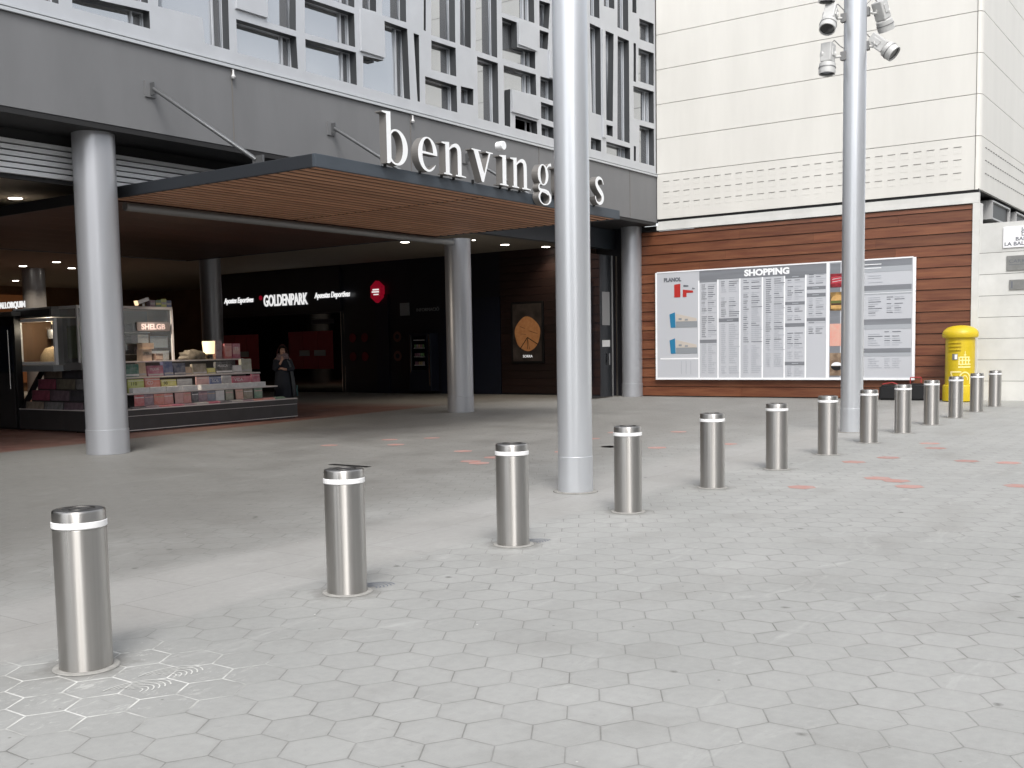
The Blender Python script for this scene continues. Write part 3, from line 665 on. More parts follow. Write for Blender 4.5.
labs = {'b':'first and tallest letter with a left stem','e':'letter e second from the left','v':'letter v in the middle of the word','i':'dotted letter i of the word','g':'letter g whose loop hangs over the canopy edge','u':'letter u hidden behind the tall pole','t':'letter t hidden behind the tall pole','s':'last letter s right of the tall pole'}
nn = 0
for ch, x in word:
    if x == 0: continue
    if ch == 'n': nn += 1; lab = 'white letter n ' + ('between e and v' if nn == 1 else 'between i and g') + ' on the canopy edge'
    else: lab = 'white '+labs[ch]+', on the canopy edge'
    e = thing('sign_letter', lab, 'letter', (x, 11.0, 4.474), 'big white letters on the canopy')
    mx = frame_y(x, 11.0, 4.474)
    t = MB()
    if ch == 'g':
        outline(t,[EL(.21,.335,.185,.195,0,360,36)[:-1],EL(.21,.335,.095,.175,0,360,36)[:-1]],.14,'letter',mx,'letterside')
        outline(t,[EL(.27,-.075,.225,.145,0,360,36)[:-1],EL(.265,-.085,.165,.115,0,360,36)[:-1]],.136,'letter',mx,'letterside')
        lk = smooth([(.12,.17),(.06,.12),(.07,.06),(.16,.045),(.30,.04),(.40,.01)],2)
        outline(t,[sweep(lk,[.02+.07*(i/(len(lk)-1)) for i in range(len(lk))])],.132,'letter',mx,'letterside')
        er = smooth([(.34,.46),(.40,.53),(.50,.55)],2)
        outline(t,[sweep(er,[.02+.04*(i/(len(er)-1)) for i in range(len(er))])],.132,'letter',mx,'letterside')
    else:
        outline(t, glyph[ch], .14, 'letter', mx, 'letterside')
    t.build('glyph', e, recalc=False)
    if ch == 'i':
        t = MB(); t.lathe([(.075,-.07),(.075,.07)],.145,.70,'letter',28,mx); t.build('dot', e)
    t = MB(); zb = 4.36
    for dx in ((.15,.48) if ch in 'nu' else (.2,)): t.box(x+dx-.012,x+dx+.012,11.04,11.085,4.43,4.50,'black')
    t.build('mounting_pin', e)

# ------------------------------------------------------------------ white and wood building
wb = thing('white_panel_building','cream panelled building with brown wood cladding at street level','building',(XW,YF/2,0))
YC = 5.82
t = MB()
t.box(XW+.06, 70, YC+.06, YF+.3, 5.36, 14.2, 'seam'); t.build('wall', wb)
t = MB()
rows = [5.345,6.684,7.72,8.73,9.742,10.76,11.78,12.8,14.2]
for a,b in zip(rows,rows[1:]):
    t.box(XW, XW+.07, YC+.13, YF-.003, a, b-.016, 'panel')
    x=XW+.20
    while x < 69: t.box(x, min(x+7.2,69.9)-.012, YC, YC+.07, a, b-.016, 'panel'); x += 7.2
    # rounded corner piece
    n=6; pts=[(XW+.20*(1-math.sin(PI/2*k/n)),YC+.13-.13*(1-math.cos(PI/2*k/n))*1.0) for k in range(n+1)]
    pts=[(XW,YC+.118)]+[(XW+.20-.20*math.cos(PI/2*k/n),YC+.118-.118*math.sin(PI/2*k/n)) for k in range(1,n+1)]+[(XW+.2,YC+.2),(XW+.06,YC+.2)]
    vs=[(p[0],p[1],a) for p in pts]+[(p[0],p[1],b-.016) for p in pts]; m_=len(pts)
    t.faces(vs,[tuple(range(m_)),tuple(range(m_,2*m_))[::-1]]+[(k,(k+1)%m_,m_+(k+1)%m_,m_+k) for k in range(m_)],'panel')
for z in (6.44,6.12,5.79):
    y = YC+.45
    while y < YF-.2:
        t.box(XW-.012, XW-.0005, y, y+.19, z, z+.012, 'seam'); t.box(XW-.004,XW-.0005,y,y+.19,z-.16,z-.004,'panel'); y += .325
    x = XW+.55
    while x < 45:
        t.box(x, x+.17, YC-.012, YC-.0005, z, z+.016, 'seam'); x += .325
t.build('panel_cladding', wb)
t = MB(); t.box(XW+.02, XW+.2, YC+.03, YF+.03, 5.015, 5.155, 'concrete'); t.box(XW+.03, XW+.2, YF+.04, 15.44, 5.005, 5.155, 'black'); t.box(XW+.021, XW+.2, YC+.03, YF-.02, 5.155, 5.27, 'concrete'); t.box(XW+.04, XW+.2, YC+.03, YF-.02, 5.27,5.37,'black'); t.build('lintel_band', wb)  # black strip under the panels stands in for the shadow gap
t = MB(); t.box(XW+.02, XW+.42, YC+.001, YC+.165, 0, 5.01, 'concrete'); t.build('corner_pier', wb)
# cladding boards
t = MB(); z = .03; k = 0; rr = random.Random(11)
t.box(XW+.12, XW+.16, YC+.17, 15.45, 0, 5.0, 'black')
while z < 4.95:
    h = min(.283, 5.0-z); y = YC+.168; first = True
    while y < 15.40:
        l = rr.uniform(2.4,4.6) if not first else rr.uniform(1.2,4.2); first = False
        y2 = min(y+l, 15.42)
        if 15.42-y2 < .5: y2 = 15.42
        vs = [(XW+.05,y,z),(XW+.075,y,z+h-.012),(XW+.12,y,z+h-.012),(XW+.12,y,z),(XW+.05,y2-.003,z),(XW+.075,y2-.003,z+h-.012),(XW+.12,y2-.003,z+h-.012),(XW+.12,y2-.003,z)]
        t.faces(vs,[(0,1,2,3),(7,6,5,4),(0,4,5,1),(1,5,6,2),(3,2,6,7),(0,3,7,4)],'clad'); y = y2
    z += .285
t.build('wood_cladding', wb)
# low wall running on towards the right of the picture, in the plane of the cladding
t = MB(); zs = [0,.50,1.04,1.58,2.12,2.66,3.20,3.74,4.49]
for z0,z1 in zip(zs,zs[1:]):
    y = YC
    while y > -16:
        y2 = y-3.6; t.box(XW+.06, XW+.20, y2+.012, y-.0, z0, z1-.012, 'concrete'); y = y2
t.box(XW+.20, XW+.42, -16, YC, 0, 4.48, 'concrete'); t.box(XW+.08, XW+.202, -16, YC-.001, .001, 4.47, 'seam')
t.build('low_side_wall', wb)
t = MB(); t.box(XW+.43,70,YC+.12,YC+.3,0,4.5,'concrete'); t.build('side_wall', wb)
t = MB(); t.box(XW+.42,70,YC+.9,YC+1.2,4.4,5.36,'black'); t.box(XW+.42,70,YC+.1,YC+1.2,5.34,5.358,'black'); t.box(XW+.42,70,YC+.1,YC+1.2,4.50,4.515,'black'); t.box(XW+.421,XW+.43,YC+.1,YC+1.2,4.5,5.35,'black'); t.build('vent_slot', wb)
for x in (31.7,35.2,38.7):
    d = MB(); x1 = x+2.5
    for a in ((x,x1,4.76,4.80),(x,x1,5.22,5.26)): d.box(a[0],a[1],YC+.05,YC+.8,a[2],a[3],'lightgrey')
    d.box(x,x+.04,YC+.05,YC+.8,4.80,5.22,'lightgrey'); d.box(x1-.04,x1,YC+.05,YC+.8,4.80,5.22,'lightgrey')
    d.box(x+.04,x1-.04,YC+.12,YC+.14,4.80,5.22,'black'); o = d.build('duct', wb)
# conduit on the facade seam
t = MB(); t.box(XW-.012,XW-.001,YC+.118,YC+.130,5.36,14,'seam'); t.build('corner_seam', wb)

# street plaques
xp = XW+.06
pq = thing('street_plaque','white street name plaque high on the pale side wall, top of three plaques','sign',(xp,4.4,4.1),'plaques on the pale side wall')
t = MB(); t.box(xp-.03,xp-.001,3.50,5.27,3.83,4.35,'plaque'); t.build('plate', pq, bevel=.006)
for k,(s_t,yy) in enumerate((('JARDINS',4.86),('DE LES',4.86),('BALTASAR D',4.99),('LA BALDOMERA',5.24))):
    t = MB(); text(t,s_t,.125,'ink',frame_x(xp-.032,yy,4.225-k*.115),.001,sx=1.15,bold=.003); t.build('lettering', pq)
pq = thing('street_plaque','grey metal plaque with an engraved line, middle of three plaques','sign',(xp,4.4,3.4),'plaques on the pale side wall')
t = MB(); t.box(xp-.025,xp-.001,3.9,5.18,3.26,3.63,'plaqueg'); t.build('plate', pq, bevel=.004)
t = MB(); text(t,'CARRER MAJOR',.12,'ink',frame_x(xp-.027,5.13,3.45),.001,sx=1.2); t.build('lettering', pq)
t = MB(); t.box(xp-.028,xp-.0255,4.0,5.13,3.40,3.413,'ink'); t.build('engraved_line', pq)
pq = thing('street_plaque','small dark grey metal plaque, lowest of three plaques','sign',(xp,4.4,2.9),'plaques on the pale side wall')
t = MB(); t.box(xp-.025,xp-.001,4.2,5.11,2.78,3.03,'plaqueg'); t.build('plate', pq, bevel=.004)
t = MB(); t.box(xp-.028,xp-.0255,5.03,5.07,2.82,2.99,'ink'); t.build('lettering', pq)

# ------------------------------------------------------------------ shopping directory board
bd = thing('directory_board','large white shopping directory board mounted on the wood cladding','board',(XW,11.1,.55))
Y0,Y1,Z0,Z1 = 7.34,14.82,.55,3.74
xb = XW-.06
t = MB(); t.box(xb,XW+.045,Y0,Y1,Z0,Z1,'bg'); t.build('panel', bd)
t = MB()
for a in ((Y0-.02,Y1+.02,Z0-.03,Z0+.03),(Y0-.02,Y0+.05,Z0+.03,Z1),(Y1-.03,Y1+.02,Z0+.03,Z1),(Y0+.05,Y1-.03,Z1-.015,Z1+.02),(9.58,9.66,Z0+.03,Z1-.015)): t.box(xb-.012,xb+.03,a[0],a[1],a[2],a[3],'bwhite')
for y in (13.43,12.83,12.157,11.483,10.84,10.235): t.box(xb-.003,xb+.01,y-.02,y+.02,Z0+.03,Z1-.30,'bwhite')
t.box(xb-.003,xb+.01,13.45,14.69,1.13,1.17,'bwhite')
t.build('frame', bd)
t = MB(); e_ = xb-.004
def rect(y0,y1,z0,z1,m,d=0): t.box(e_-d,e_-d+.003,y0,y1,z0,z1,m)
rect(9.66,13.41,3.44,3.72,'bgrey'); rect(12.86,13.41,3.38,3.44,'bgrey'); rect(10.26,10.82,3.36,3.44,'bgrey')
rect(12.87,13.40,1.60,1.70,'bgrey'); rect(12.19,12.80,2.20,2.31,'bgrey')
rect(10.26,10.82,2.62,2.71,'bgrey'); rect(10.26,10.82,2.01,2.11,'bgrey'); rect(10.26,10.82,.93,1.03,'bgrey')
for a,b in ((3.02,3.11),(2.82,2.92),(2.15,2.24)): rect(9.68,10.20,a,b,'bgrey')
rect(9.28,9.56,.6,3.7,'bgrey')
for a,b in ((3.40,3.72),(2.80,3.05),(1.88,2.15),(1.15,1.37)):
    rect(Y0+.08,8.9,a+(b-a)*.45,b,'bgrey'); rect(Y0+.08,8.9,a,a+(b-a)*.45,'bgrey2')
rect(Y0+.08,8.9,2.84,2.85,'bwhite',.001)
t.build('header_band', bd)
rb = random.Random(9)
def listing(yl, w, z1, z0, fade=.3, dens=.92, dot=.22):
    z = z1; t = MB()
    while z > z0:
        if rb.random() < dens:
            m = 'inkpale' if rb.random() < fade or z < 1.5 else 'ink'
            a = yl-.05; l = rb.uniform(.10,.17)
            t.box(e_-.0025,e_,a-l,a,z,z+.017,m); b_ = a-dot*w/.55; l2 = rb.uniform(.12,.30)*w/.55
            t.box(e_-.0025,e_,b_-l2,b_,z,z+.017,'inkpale' if m == 'inkpale' or rb.random()<.4 else 'ink')
        z -= .0585
    t.build('listing', bd)
listing(13.39,.5,3.30,1.75,.25,.97); listing(13.39,.5,1.54,.68,.9)
listing(12.78,.6,3.36,2.36,.3); listing(12.78,.6,2.12,.68,.95)
listing(12.10,.6,3.36,.68,.35); listing(11.43,.6,3.36,.9,.25)
listing(10.80,.5,3.30,2.75,.3); listing(10.80,.5,2.55,2.15,.35); listing(10.80,.5,1.94,1.1,.35); listing(10.80,.5,.88,.64,.95)
listing(10.20,.5,3.42,3.15,.2); listing(10.20,.5,2.76,2.28,.8); listing(10.20,.5,2.10,1.75,.4)
listing(8.86,.7,3.30,3.1,.95); listing(8.86,.7,2.72,2.2,.6); listing(8.1,.5,2.72,2.2,.3); listing(8.86,.7,1.80,1.42,.6); listing(8.15,.5,1.80,1.42,.4); listing(8.86,.7,1.08,.8,.9); listing(8.15,.5,1.08,.8,.2)
t = MB()
for y in (14.0,13.85,13.7): t.box(e_-.0025,e_,y-.02,y,.68,1.08,'inkpale')
t.build('listing', bd)
t = MB(); text(t,'SHOPPING',.24,'bwhite',frame_x(e_-.004,12.02,3.50),.002,sx=1.15,bold=.012)
text(t,'PLANOL',.15,'ink',frame_x(e_-.002,14.56,3.46),.001,sx=1.0,bold=.01)
t.build('title_lettering', bd)
for z in (3.60,3.50):
    t = MB(); t.box(e_-.007,e_-.001,8.2,8.85,z,z+.02,'bwhite'); t.build('title_line', bd)
for y,z in ((10.62,2.65),(10.62,.97),(10.62,3.39),(12.55,2.24),(10.05,3.05),(10.05,2.86),(8.8,1.30)):
    t = MB(); t.box(e_-.006,e_-.001,y-.18,y,z,z+.022,'bgrey2'); t.build('title_line', bd)
t = MB()
def fp(pts, m, d=.003): t.poly([(e_,y,z) for y,z in pts], m, d, (-1,0,0))
fp([(14.22,2.98),(14.22+.0,3.36),(14.02,3.38),(14.02,2.98)],'red'); fp([(13.94,2.98),(13.94,3.2),(13.62,3.16),(13.60,3.10),(13.82,3.10),(13.82,2.98)],'red')
fp([(13.92,3.28),(13.92,3.34),(13.76,3.32),(13.76,3.28)],'ink'); fp([(13.64,3.2),(13.64,3.25),(13.55,3.22),(13.55,3.2)],'ink')
t.build('floor_plan', bd)
for z in (2.08,1.30):
    t = MB(); fp([(14.34,z),(14.38,z+.40),(14.2,z+.46),(14.18,z)],'blue'); fp([(14.17,z+.18),(14.17,z+.42),(13.8,z+.33),(13.5,z+.26),(13.5,z+.18)],'tan'); fp([(14.17,z),(14.17,z+.175),(13.48,z+.175),(13.48,z)],'pgrey')
    fp([(14.08,z+.22),(14.08,z+.28),(13.98,z+.28),(13.98,z+.22)],'pgrey',.006); fp([(13.88,z+.2),(13.88,z+.25),(13.78,z+.25),(13.78,z+.2)],'pgrey',.006); t.build('floor_plan', bd)
foods = [((3.05,3.42),(.05,.01,.01),(.42,.03,.05),'meat'),((2.42,2.92),(.03,.025,.02),(.55,.33,.10),'burger'),((1.45,2.06),(.62,.42,.34),(.70,.30,.25),'ham'),((.64,1.26),(.10,.06,.04),(.35,.26,.18),'bowl')]
for (a,b),c0,c1,nm in foods:
    t = MB(); t.box(e_-.006,e_-.0015,9.02,9.555,a,b,mat('photo_'+nm,c0,.4,col2=c1,vscale=5))
    if nm == 'burger':
        fx = frame_x(e_-.0065,9.33,2.67)
        t.poly([fx@Vector((x,y,0)) for x,y in EL(0,.02,.2,.16,0,180,14)],mat('bun',(.55,.33,.12),.5,var=.2,vscale=8),.002,(-1,0,0))
        t.box(-.2,.2,-.05,.015,0,.002,mat('lettuce',(.12,.14,.04),.5),fx); t.box(-.19,.19,-.10,-.055,0,.002,mat('patty',(.06,.03,.02),.5),fx); t.box(-.2,.2,-.2,-.105,0,.002,MATS['bun'],fx)
    if nm == 'meat':
        for k in range(3): barp(t,frame_x(e_-.0065,9.4,3.15),(-.12,.02+k*.07),(.25,.06+k*.07),.035,mat('meat_red',(.5,.05,.07),.5),.001)
        for k in range(2): barp(t,frame_x(e_-.0065,9.4,3.18),(-.1,.02+k*.07),(.2,.06+k*.07),.01,'bwhite',.002)
    if nm == 'bowl':
        fx = frame_x(e_-.0065,9.36,.80); t.poly([fx@Vector((x,y,0)) for x,y in EL(0,.10,.16,.12,180,360,12)],'black',.002,(-1,0,0)); t.poly([fx@Vector((x,y,0)) for x,y in EL(0,.11,.15,.10,0,180,12)],'bwhite',.002,(-1,0,0))
    t.build('food_photo', bd)

# ------------------------------------------------------------------ postbox
pb = thing('pillar_postbox','yellow pillar postbox with domed cap standing against the wood cladding','postbox',(29.2,6.10,0))
cx,cy = 29.25,6.105
t = MB(); t.lathe([(.40,0.02),(.40,.38),(.385,.42),(.345,.43)],cx,cy,'yellow',48); t.build('plinth', pb)
t = MB(); t.lathe([(.345,.42),(.345,1.62)],cx,cy,'yellow',48,cap=False); t.build('body', pb)
t = MB(); t.lathe([(.35,1.60),(.41,1.62),(.425,1.66),(.42,1.74),(.38,1.81),(.30,1.87),(.18,1.91),(.001,1.925)],cx,cy,'yellow',48); t.build('domed_cap', pb)
def on_pb(a, z, w, h, d=.006, m='cream', mb=None, r=.346):
    n=max(1,int(w/.03)); da=w/r
    for k in range(n):
        a0=a-da/2+da*k/n; a1=a0+da/n
        vs=[(cx+R*math.cos(A),cy+R*math.sin(A),Z) for R in (r,r+d) for A in (a0,a1) for Z in (z,z+h)]
        mb.faces(vs,[(0,1,3,2),(4,6,7,5),(0,4,5,1),(2,3,7,6),(0,2,6,4),(1,5,7,3)],m)
A0 = math.radians(192)     # azimuth facing the camera from the box
# screen-left = larger azimuth reversed: facing camera, right is -Y => smaller x.. handled by angle sign below
def an(s): return A0+s/.346      # s metres to the reader's right
t = MB()
for k in range(3): on_pb(an(-.13),1.30+k*.09,.30,.035,.03,'yellow',t)
t.build('letter_slot', pb)
t = MB(); on_pb(an(-.12),1.06,.13,.15,.008,'plaqueg',t); on_pb(an(-.095),1.075,.06,.12,.011,'white',t); t.build('collection_notice', pb)
t = MB()
on_pb(an(.11),.86,.30,.035,.005,'cream',t); on_pb(an(.11),.93,.30,.03,.005,'cream',t); on_pb(an(.11),1.03,.28,.03,.005,'cream',t); on_pb(an(.11),1.11,.24,.03,.005,'cream',t)
for s in (-.02,.055,.13,.205): on_pb(an(s),.93,.03,.20,.0055,'cream',t)
on_pb(an(.115),1.14,.015,.13,.005,'cream',t); on_pb(an(.115),1.17,.06,.02,.0055,'cream',t)
t.build('crown_emblem', pb); t = MB()
on_pb(an(-.10),.74,.26,.035,.005,'cream',t)
for k in range(6): on_pb(an(-.215+k*.012),.71-k*.045,.035,.05,.005,'cream',t)
for k in range(13):
    a=PI*k/12; on_pb(an(.12-.13*math.cos(a)),.56+.17*math.sin(a),.035,.035,.005,'cream',t); on_pb(an(.12-.065*math.cos(a)),.56+.09*math.sin(a),.02,.02,.005,'cream',t)
on_pb(an(.25),.45,.03,.13,.005,'cream',t)
t.build('horn_emblem', pb)

# bags by the wall
def bag(name,label,cat,yc,w,h,redpts):
    e = thing(name,label,cat,(29.5,yc,0))
    b2 = bmesh.new(); bmesh.ops.create_cube(b2,size=1)
    for v in b2.verts: v.co=Vector((29.52+v.co.x*.36*(1 if v.co.z<0 else .86), yc+v.co.y*w*(1 if v.co.z<0 else .94), .0+(v.co.z+.5)*h))
    bmesh.ops.bevel(b2,geom=b2.edges[:],offset=.05,segments=3,affect='EDGES')
    t=MB(); t.merge(b2,'black',smooth=True); t.build('body',e)
    t=MB(); t.path(redpts,.014,mat('red_strap',(.35,.03,.03),.6)); t.build('strap',e)
    t=MB(); t.box(29.33,29.338,yc-w*.28,yc-w*.24,.12,.30,'lightgrey'); t.build('zip_tag',e)
bag('black_bag','black bag with a red strap lying by the wood wall under the board end','bag',7.83,.62,.40,[(29.42,8.05,.42),(29.42,7.8,.47),(29.42,7.65,.41),(29.45,7.5,.38)])
bag('black_crate','black crate with a raised red handle left of the yellow postbox','crate',7.10,.62,.44,[(29.45,7.35,.44),(29.45,7.35,.60),(29.45,7.08,.60),(29.45,7.08,.46)])

# ------------------------------------------------------------------ poles
def pole(x,y,label,r,h,cuffh):
    e = thing('lamp_pole',label,'pole',(x,y,0),'tall grey poles on the plaza')
    t = MB(); t.lathe([(r,0),(r,h)],x,y,'pole',64); t.build('shaft', e)
    t = MB(); t.lathe([(r+.004,.004),(r+.004,cuffh),(r+.001,cuffh+.004)],x,y,'pole',64,cap=False); t.build('base_sleeve', e)
    t = MB(); t.lathe([(r+.06,.003),(r+.055,.012),(r+.002,.014)],x,y,'grout',48,cap=False); t.build('grout_ring', e)
    t = MB(); t.tube((x,y,h),(x,y,h+.35),r*.7,'pole',24); t.lathe([(r*.9,h+.35),(.42,h+.42),(.42,h+.52),(.1,h+.6)],x,y,'cam',32); t.build('lamp_head', e)
    return e
pole(10.23,6.10,'tall thick grey pole in the middle, nearest the camera',.191,12,.40)
PX,PY = 19.10,5.745
pole(PX,PY,'tall grey pole carrying spotlights, in front of the directory board',.187,12,.42)
CAMR = Vector((.58758394,-.80891624,0)).normalized(); CAMF = Vector((.8052,.587,0)).normalized(); UP = Vector((0,0,1))
def P2(px,py,f=0):   # point in the vertical plane through the second pole, addressed by where it shows beside the shaft
    sc_ = 57.6
    return Vector((PX,PY,0))+CAMR*((px-(855.8-(py-60)*.0+0))/sc_)+UP*(6.50+(52-py)/56.2)+CAMF*f
SP = [((833,10,.02),(824,33,-.22),'upper left spotlight on the right pole with its dark lens facing the viewer','L'),
      ((829.5,44,.0),(827.5,71,-.04),'lower left spotlight on the right pole pointing straight down','L'),
      ((880,4,.05),(889,25,.16),'upper right spotlight on the right pole seen from behind','R'),
      ((874,38,.05),(890,56,-.18),'lower right spotlight on the right pole with a round black lens','R'),
      ((829,-24,.0),(827.5,4,.0),'topmost left spotlight on the right pole, cut by the photo edge','L')]
for a,b,lab,sd in SP:
    p = P2(*a); q = P2(*b); d = (q-p).normalized(); Lh = .50
    q = p+d*Lh
    e = thing('spotlight',lab,'spotlight',tuple(p),'spotlights on the right pole')
    rot = d.to_track_quat('Z','Y').to_matrix().to_4x4(); mx = Matrix.Translation(p)@rot
    t = MB(); t.box(-.095,.095,-.105,.105,-.02,.30,'cam',mx,bev=.02); t.box(-.11,.11,-.05,.05,.05,.20,'cam',mx,bev=.01); t.build('housing',e)
    t = MB(); t.lathe([(.10,.30),(.135,.32),(.14,.44),(.135,Lh-.005),(.118,Lh-.005),(.118,Lh-.04)],0,0,'cam',32,mx,cap=False); t.lathe([(.145,.385),(.145,.40)],0,0,'grey',32,mx); t.build('barrel',e)
    t = MB(); t.lathe([(.117,Lh-.045),(.117,Lh-.03)],0,0,'lens',32,mx); t.build('lens',e)
    c = p+d*.16; sgn = -1 if sd == 'L' else 1
    pole_pt = Vector((PX,PY,c.z-.03))+CAMR*sgn*.19
    t = MB(); t.path([c,(c+pole_pt)/2+Vector((0,0,-.03)),pole_pt],.022,'cam'); t.lathe([(.06,-.12),(.06,.12)],0,0,'cam',16,Matrix.Translation(c)@(CAMR.to_track_quat('Z','Y').to_matrix().to_4x4())); t.build('bracket',e)
    t = MB(); t.path([p+Vector((0,0,-.03)),p+CAMR*(-sgn)*.10+Vector((0,0,.08)),p+CAMR*(-sgn)*.2+Vector((0,0,-.02)),Vector((PX,PY,p.z-.06))+CAMR*sgn*.19],.008,'grey',6)
    t.box(*[v for v in (pole_pt.x-.05,pole_pt.x+.05,pole_pt.y-.05,pole_pt.y+.05,pole_pt.z-.07,pole_pt.z+.07)],'grey'); t.build('cable',e)

# ------------------------------------------------------------------ bollards
BX0,BS,BY = 3.1606+.073, 1.99864, 4.8427+.07
HB = .835; RB = .1345
bo = thing('steel_bollard','nearest brushed steel bollard at the far left of the row','bollard',(BX0,BY,0),'steel bollards in a row')
t = MB(); t.lathe([(RB,.004),(RB,.737),(RB-.002,.739),(RB-.002,.741)],BX0,BY,'steel',96,cap=False); t.build('body', bo)
t = MB(); t.lathe([(RB+.002,.745),(RB+.0045,.748),(RB+.0045,.776),(RB+.002,.779)],BX0,BY,'white',96,cap=False); t.build('reflective_band', bo)
t = MB(); t.lathe([(RB-.001,.741),(RB-.001,.822),(RB-.004,HB-.004),(RB-.010,HB)],BX0,BY,'steel',96,cap=False); t.build('head', bo)
t = MB(); t.lathe([(RB-.010,HB-.0005),(RB-.022,HB+.003),(.085,HB+.004),(.083,HB-.004),(.05,HB-.004),(.048,HB+.002),(.001,HB+.003)],BX0,BY,'steelcap',64,cap=False); t.build('top_cap', bo)
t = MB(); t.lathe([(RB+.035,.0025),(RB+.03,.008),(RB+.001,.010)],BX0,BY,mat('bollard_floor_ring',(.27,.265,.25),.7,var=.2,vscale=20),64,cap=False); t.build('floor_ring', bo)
ords = ['second','third','fourth','fifth','sixth','seventh','eighth','ninth','tenth','eleventh','twelfth']
place = ['in front of the kiosk','with painted shadow strokes at its foot','just right of the thick pole','in front of the left part of the directory board','in front of the middle of the directory board','left of the spotlight pole','right of the spotlight pole','in front of the black bag','left of the yellow postbox','in front of the yellow postbox','at the right edge of the postbox']
for i in range(1,13):
    lab = ('bollard %s, %s from left' % (place[i-1], ords[i-1])) if i < 12 else 'farthest and smallest steel bollard at the right end of the row'
    bcopy = copy_thing(bo,(BS*i,0,0),lab)
    bcopy.rotation_euler = (0,0,0)
# bluish shadow painted on the floor as curved strokes at bollards 2 and 3
dm = thing('marking','','',(0,0,0)); bpy.data.objects.remove(dm)
def scrib(x,y,m,label):
    t = MB()
    for k in range(6):
        r = .05+.026*k; a0 = -70+8*k; n = 12
        pts=[(x+r*math.cos(math.radians(a0+140*j/n))*1.15,y+r*math.sin(math.radians(a0+140*j/n))*.75,.003) for j in range(n+1)]
        for p,q in zip(pts,pts[1:]):
            d=Vector(q)-Vector(p); nn_=Vector((-d.y,d.x,0)).normalized()*.0035
            t.faces([Vector(p)-nn_,Vector(q)-nn_,Vector(q)+nn_,Vector(p)+nn_],[(0,1,2,3)],m)
    tag(t.build('shadow_grout_scribble',loc=(x,y,.003)),label,'paint mark','curved paint marks on the paving')
shadow_blue = mat('blue_grey_shadow',(.13,.15,.20),.7)
scrib(BX0+BS+.16,BY-.06,shadow_blue,'blue grey curved strokes of painted shadow right of the second bollard foot')
scrib(BX0+2*BS+.13,BY-.10,shadow_blue,'blue grey curved strokes of painted shadow right of the third bollard foot')
wp = mat('white_chalk',(.56,.56,.54),.8)
scrib(3.10,4.35,wp,'white curved grout marks on the paving just below the nearest bollard')
scrib(3.34,4.40,wp,'white curved grout marks on the paving right of the nearest bollard')
t = MB(); t.box(11.0,11.1,9.9,10.62,.002,.006,'black'); tag(t.build('drain_slot',loc=(11.05,10.25,0)),'thin dark slot in the paving just above the second bollard top','drain')

# ------------------------------------------------------------------ kiosk
KX0,KX1,KY0,KY1 = 13.18,18.53,18.87,23.4
kk = thing('news_kiosk','glass topped newspaper and book kiosk with stepped display shelves behind the big column','kiosk',(KX0,KY0,0))
t = MB(); t.box(KX0,KX1,KY0,20.1,.03,.455,'kiosk'); t.box(KX0,15.4,20.1,22.05,.03,.455,'kiosk'); t.box(KX0+.04,KX1-.04,KY0+.04,20.0,0,.03,'black'); t.build('plinth', kk)
t = MB(); t.box(KX0-.01,KX1+.01,KY0-.012,20.11,.457,.475,'whiteshelf'); t.box(KX0-.008,KX0+.0,20.11,22.05,.457,.475,'whiteshelf'); t.box(KX0-.004,KX1+.004,KY0-.005,KY0-.0005,.33,.338,'whiteshelf'); t.box(KX0-.004,KX1+.004,KY0-.005,KY0-.0005,.03,.045,'whiteshelf'); t.build('plinth_trim', kk)
t = MB(); t.box(13.75,18.12,19.10,19.52,.765,.795,'whiteshelf'); t.box(13.75,17.95,19.50,19.92,1.095,1.125,'whiteshelf'); t.box(13.75,17.78,19.90,20.7,1.43,1.46,'whiteshelf'); t.build('shelf', kk)
t = MB(); t.box(13.8,17.9,19.40,19.50,.48,.764,'kiosk'); t.box(13.8,17.8,19.85,19.90,.80,1.094,'kiosk'); t.box(13.8,17.7,20.1,20.6,.48,1.428,'kiosk'); t.build('shelf_back', kk)
# left side, steps facing -X
t = MB()
for k in range(4): t.box(13.30+k*.16,13.46+k*.16,19.75,22.0,.48,.62+k*.24,'kiosk')
t.poly([(13.20,22.02,.47),(13.34,22.02,.47),(13.98,22.02,1.50),(13.86,22.02,1.50)],'black',.05,(0,1,0))
t.build('side_steps', kk)
t = MB(); t.box(13.6,16.05,20.3,20.34,2.62,2.68,'whiteshelf'); t.box(16.01,16.06,20.30,20.35,1.46,2.62,'whiteshelf'); t.box(13.56,13.60,20.3,22.75,2.62,2.68,'lightgrey'); t.box(13.56,13.6,20.3,20.34,1.46,2.62,'lightgrey'); t.box(13.56,16.05,22.7,22.75,2.62,2.68,'lightgrey'); t.build('screen_frame', kk)
t = MB(); t.box(13.61,16.0,20.315,20.325,1.46,2.615,'clear'); t.box(13.575,13.585,20.36,21.0,1.46,2.615,'clear'); t.build('glass_screen', kk)
t = MB(); t.box(13.60,13.64,20.3,21.1,1.3,1.47,'grey'); t.box(13.60,13.7,20.35,20.75,1.55,2.25,mat('pale_green_card',(.22,.25,.17),.6)); t.build('side_counter', kk)
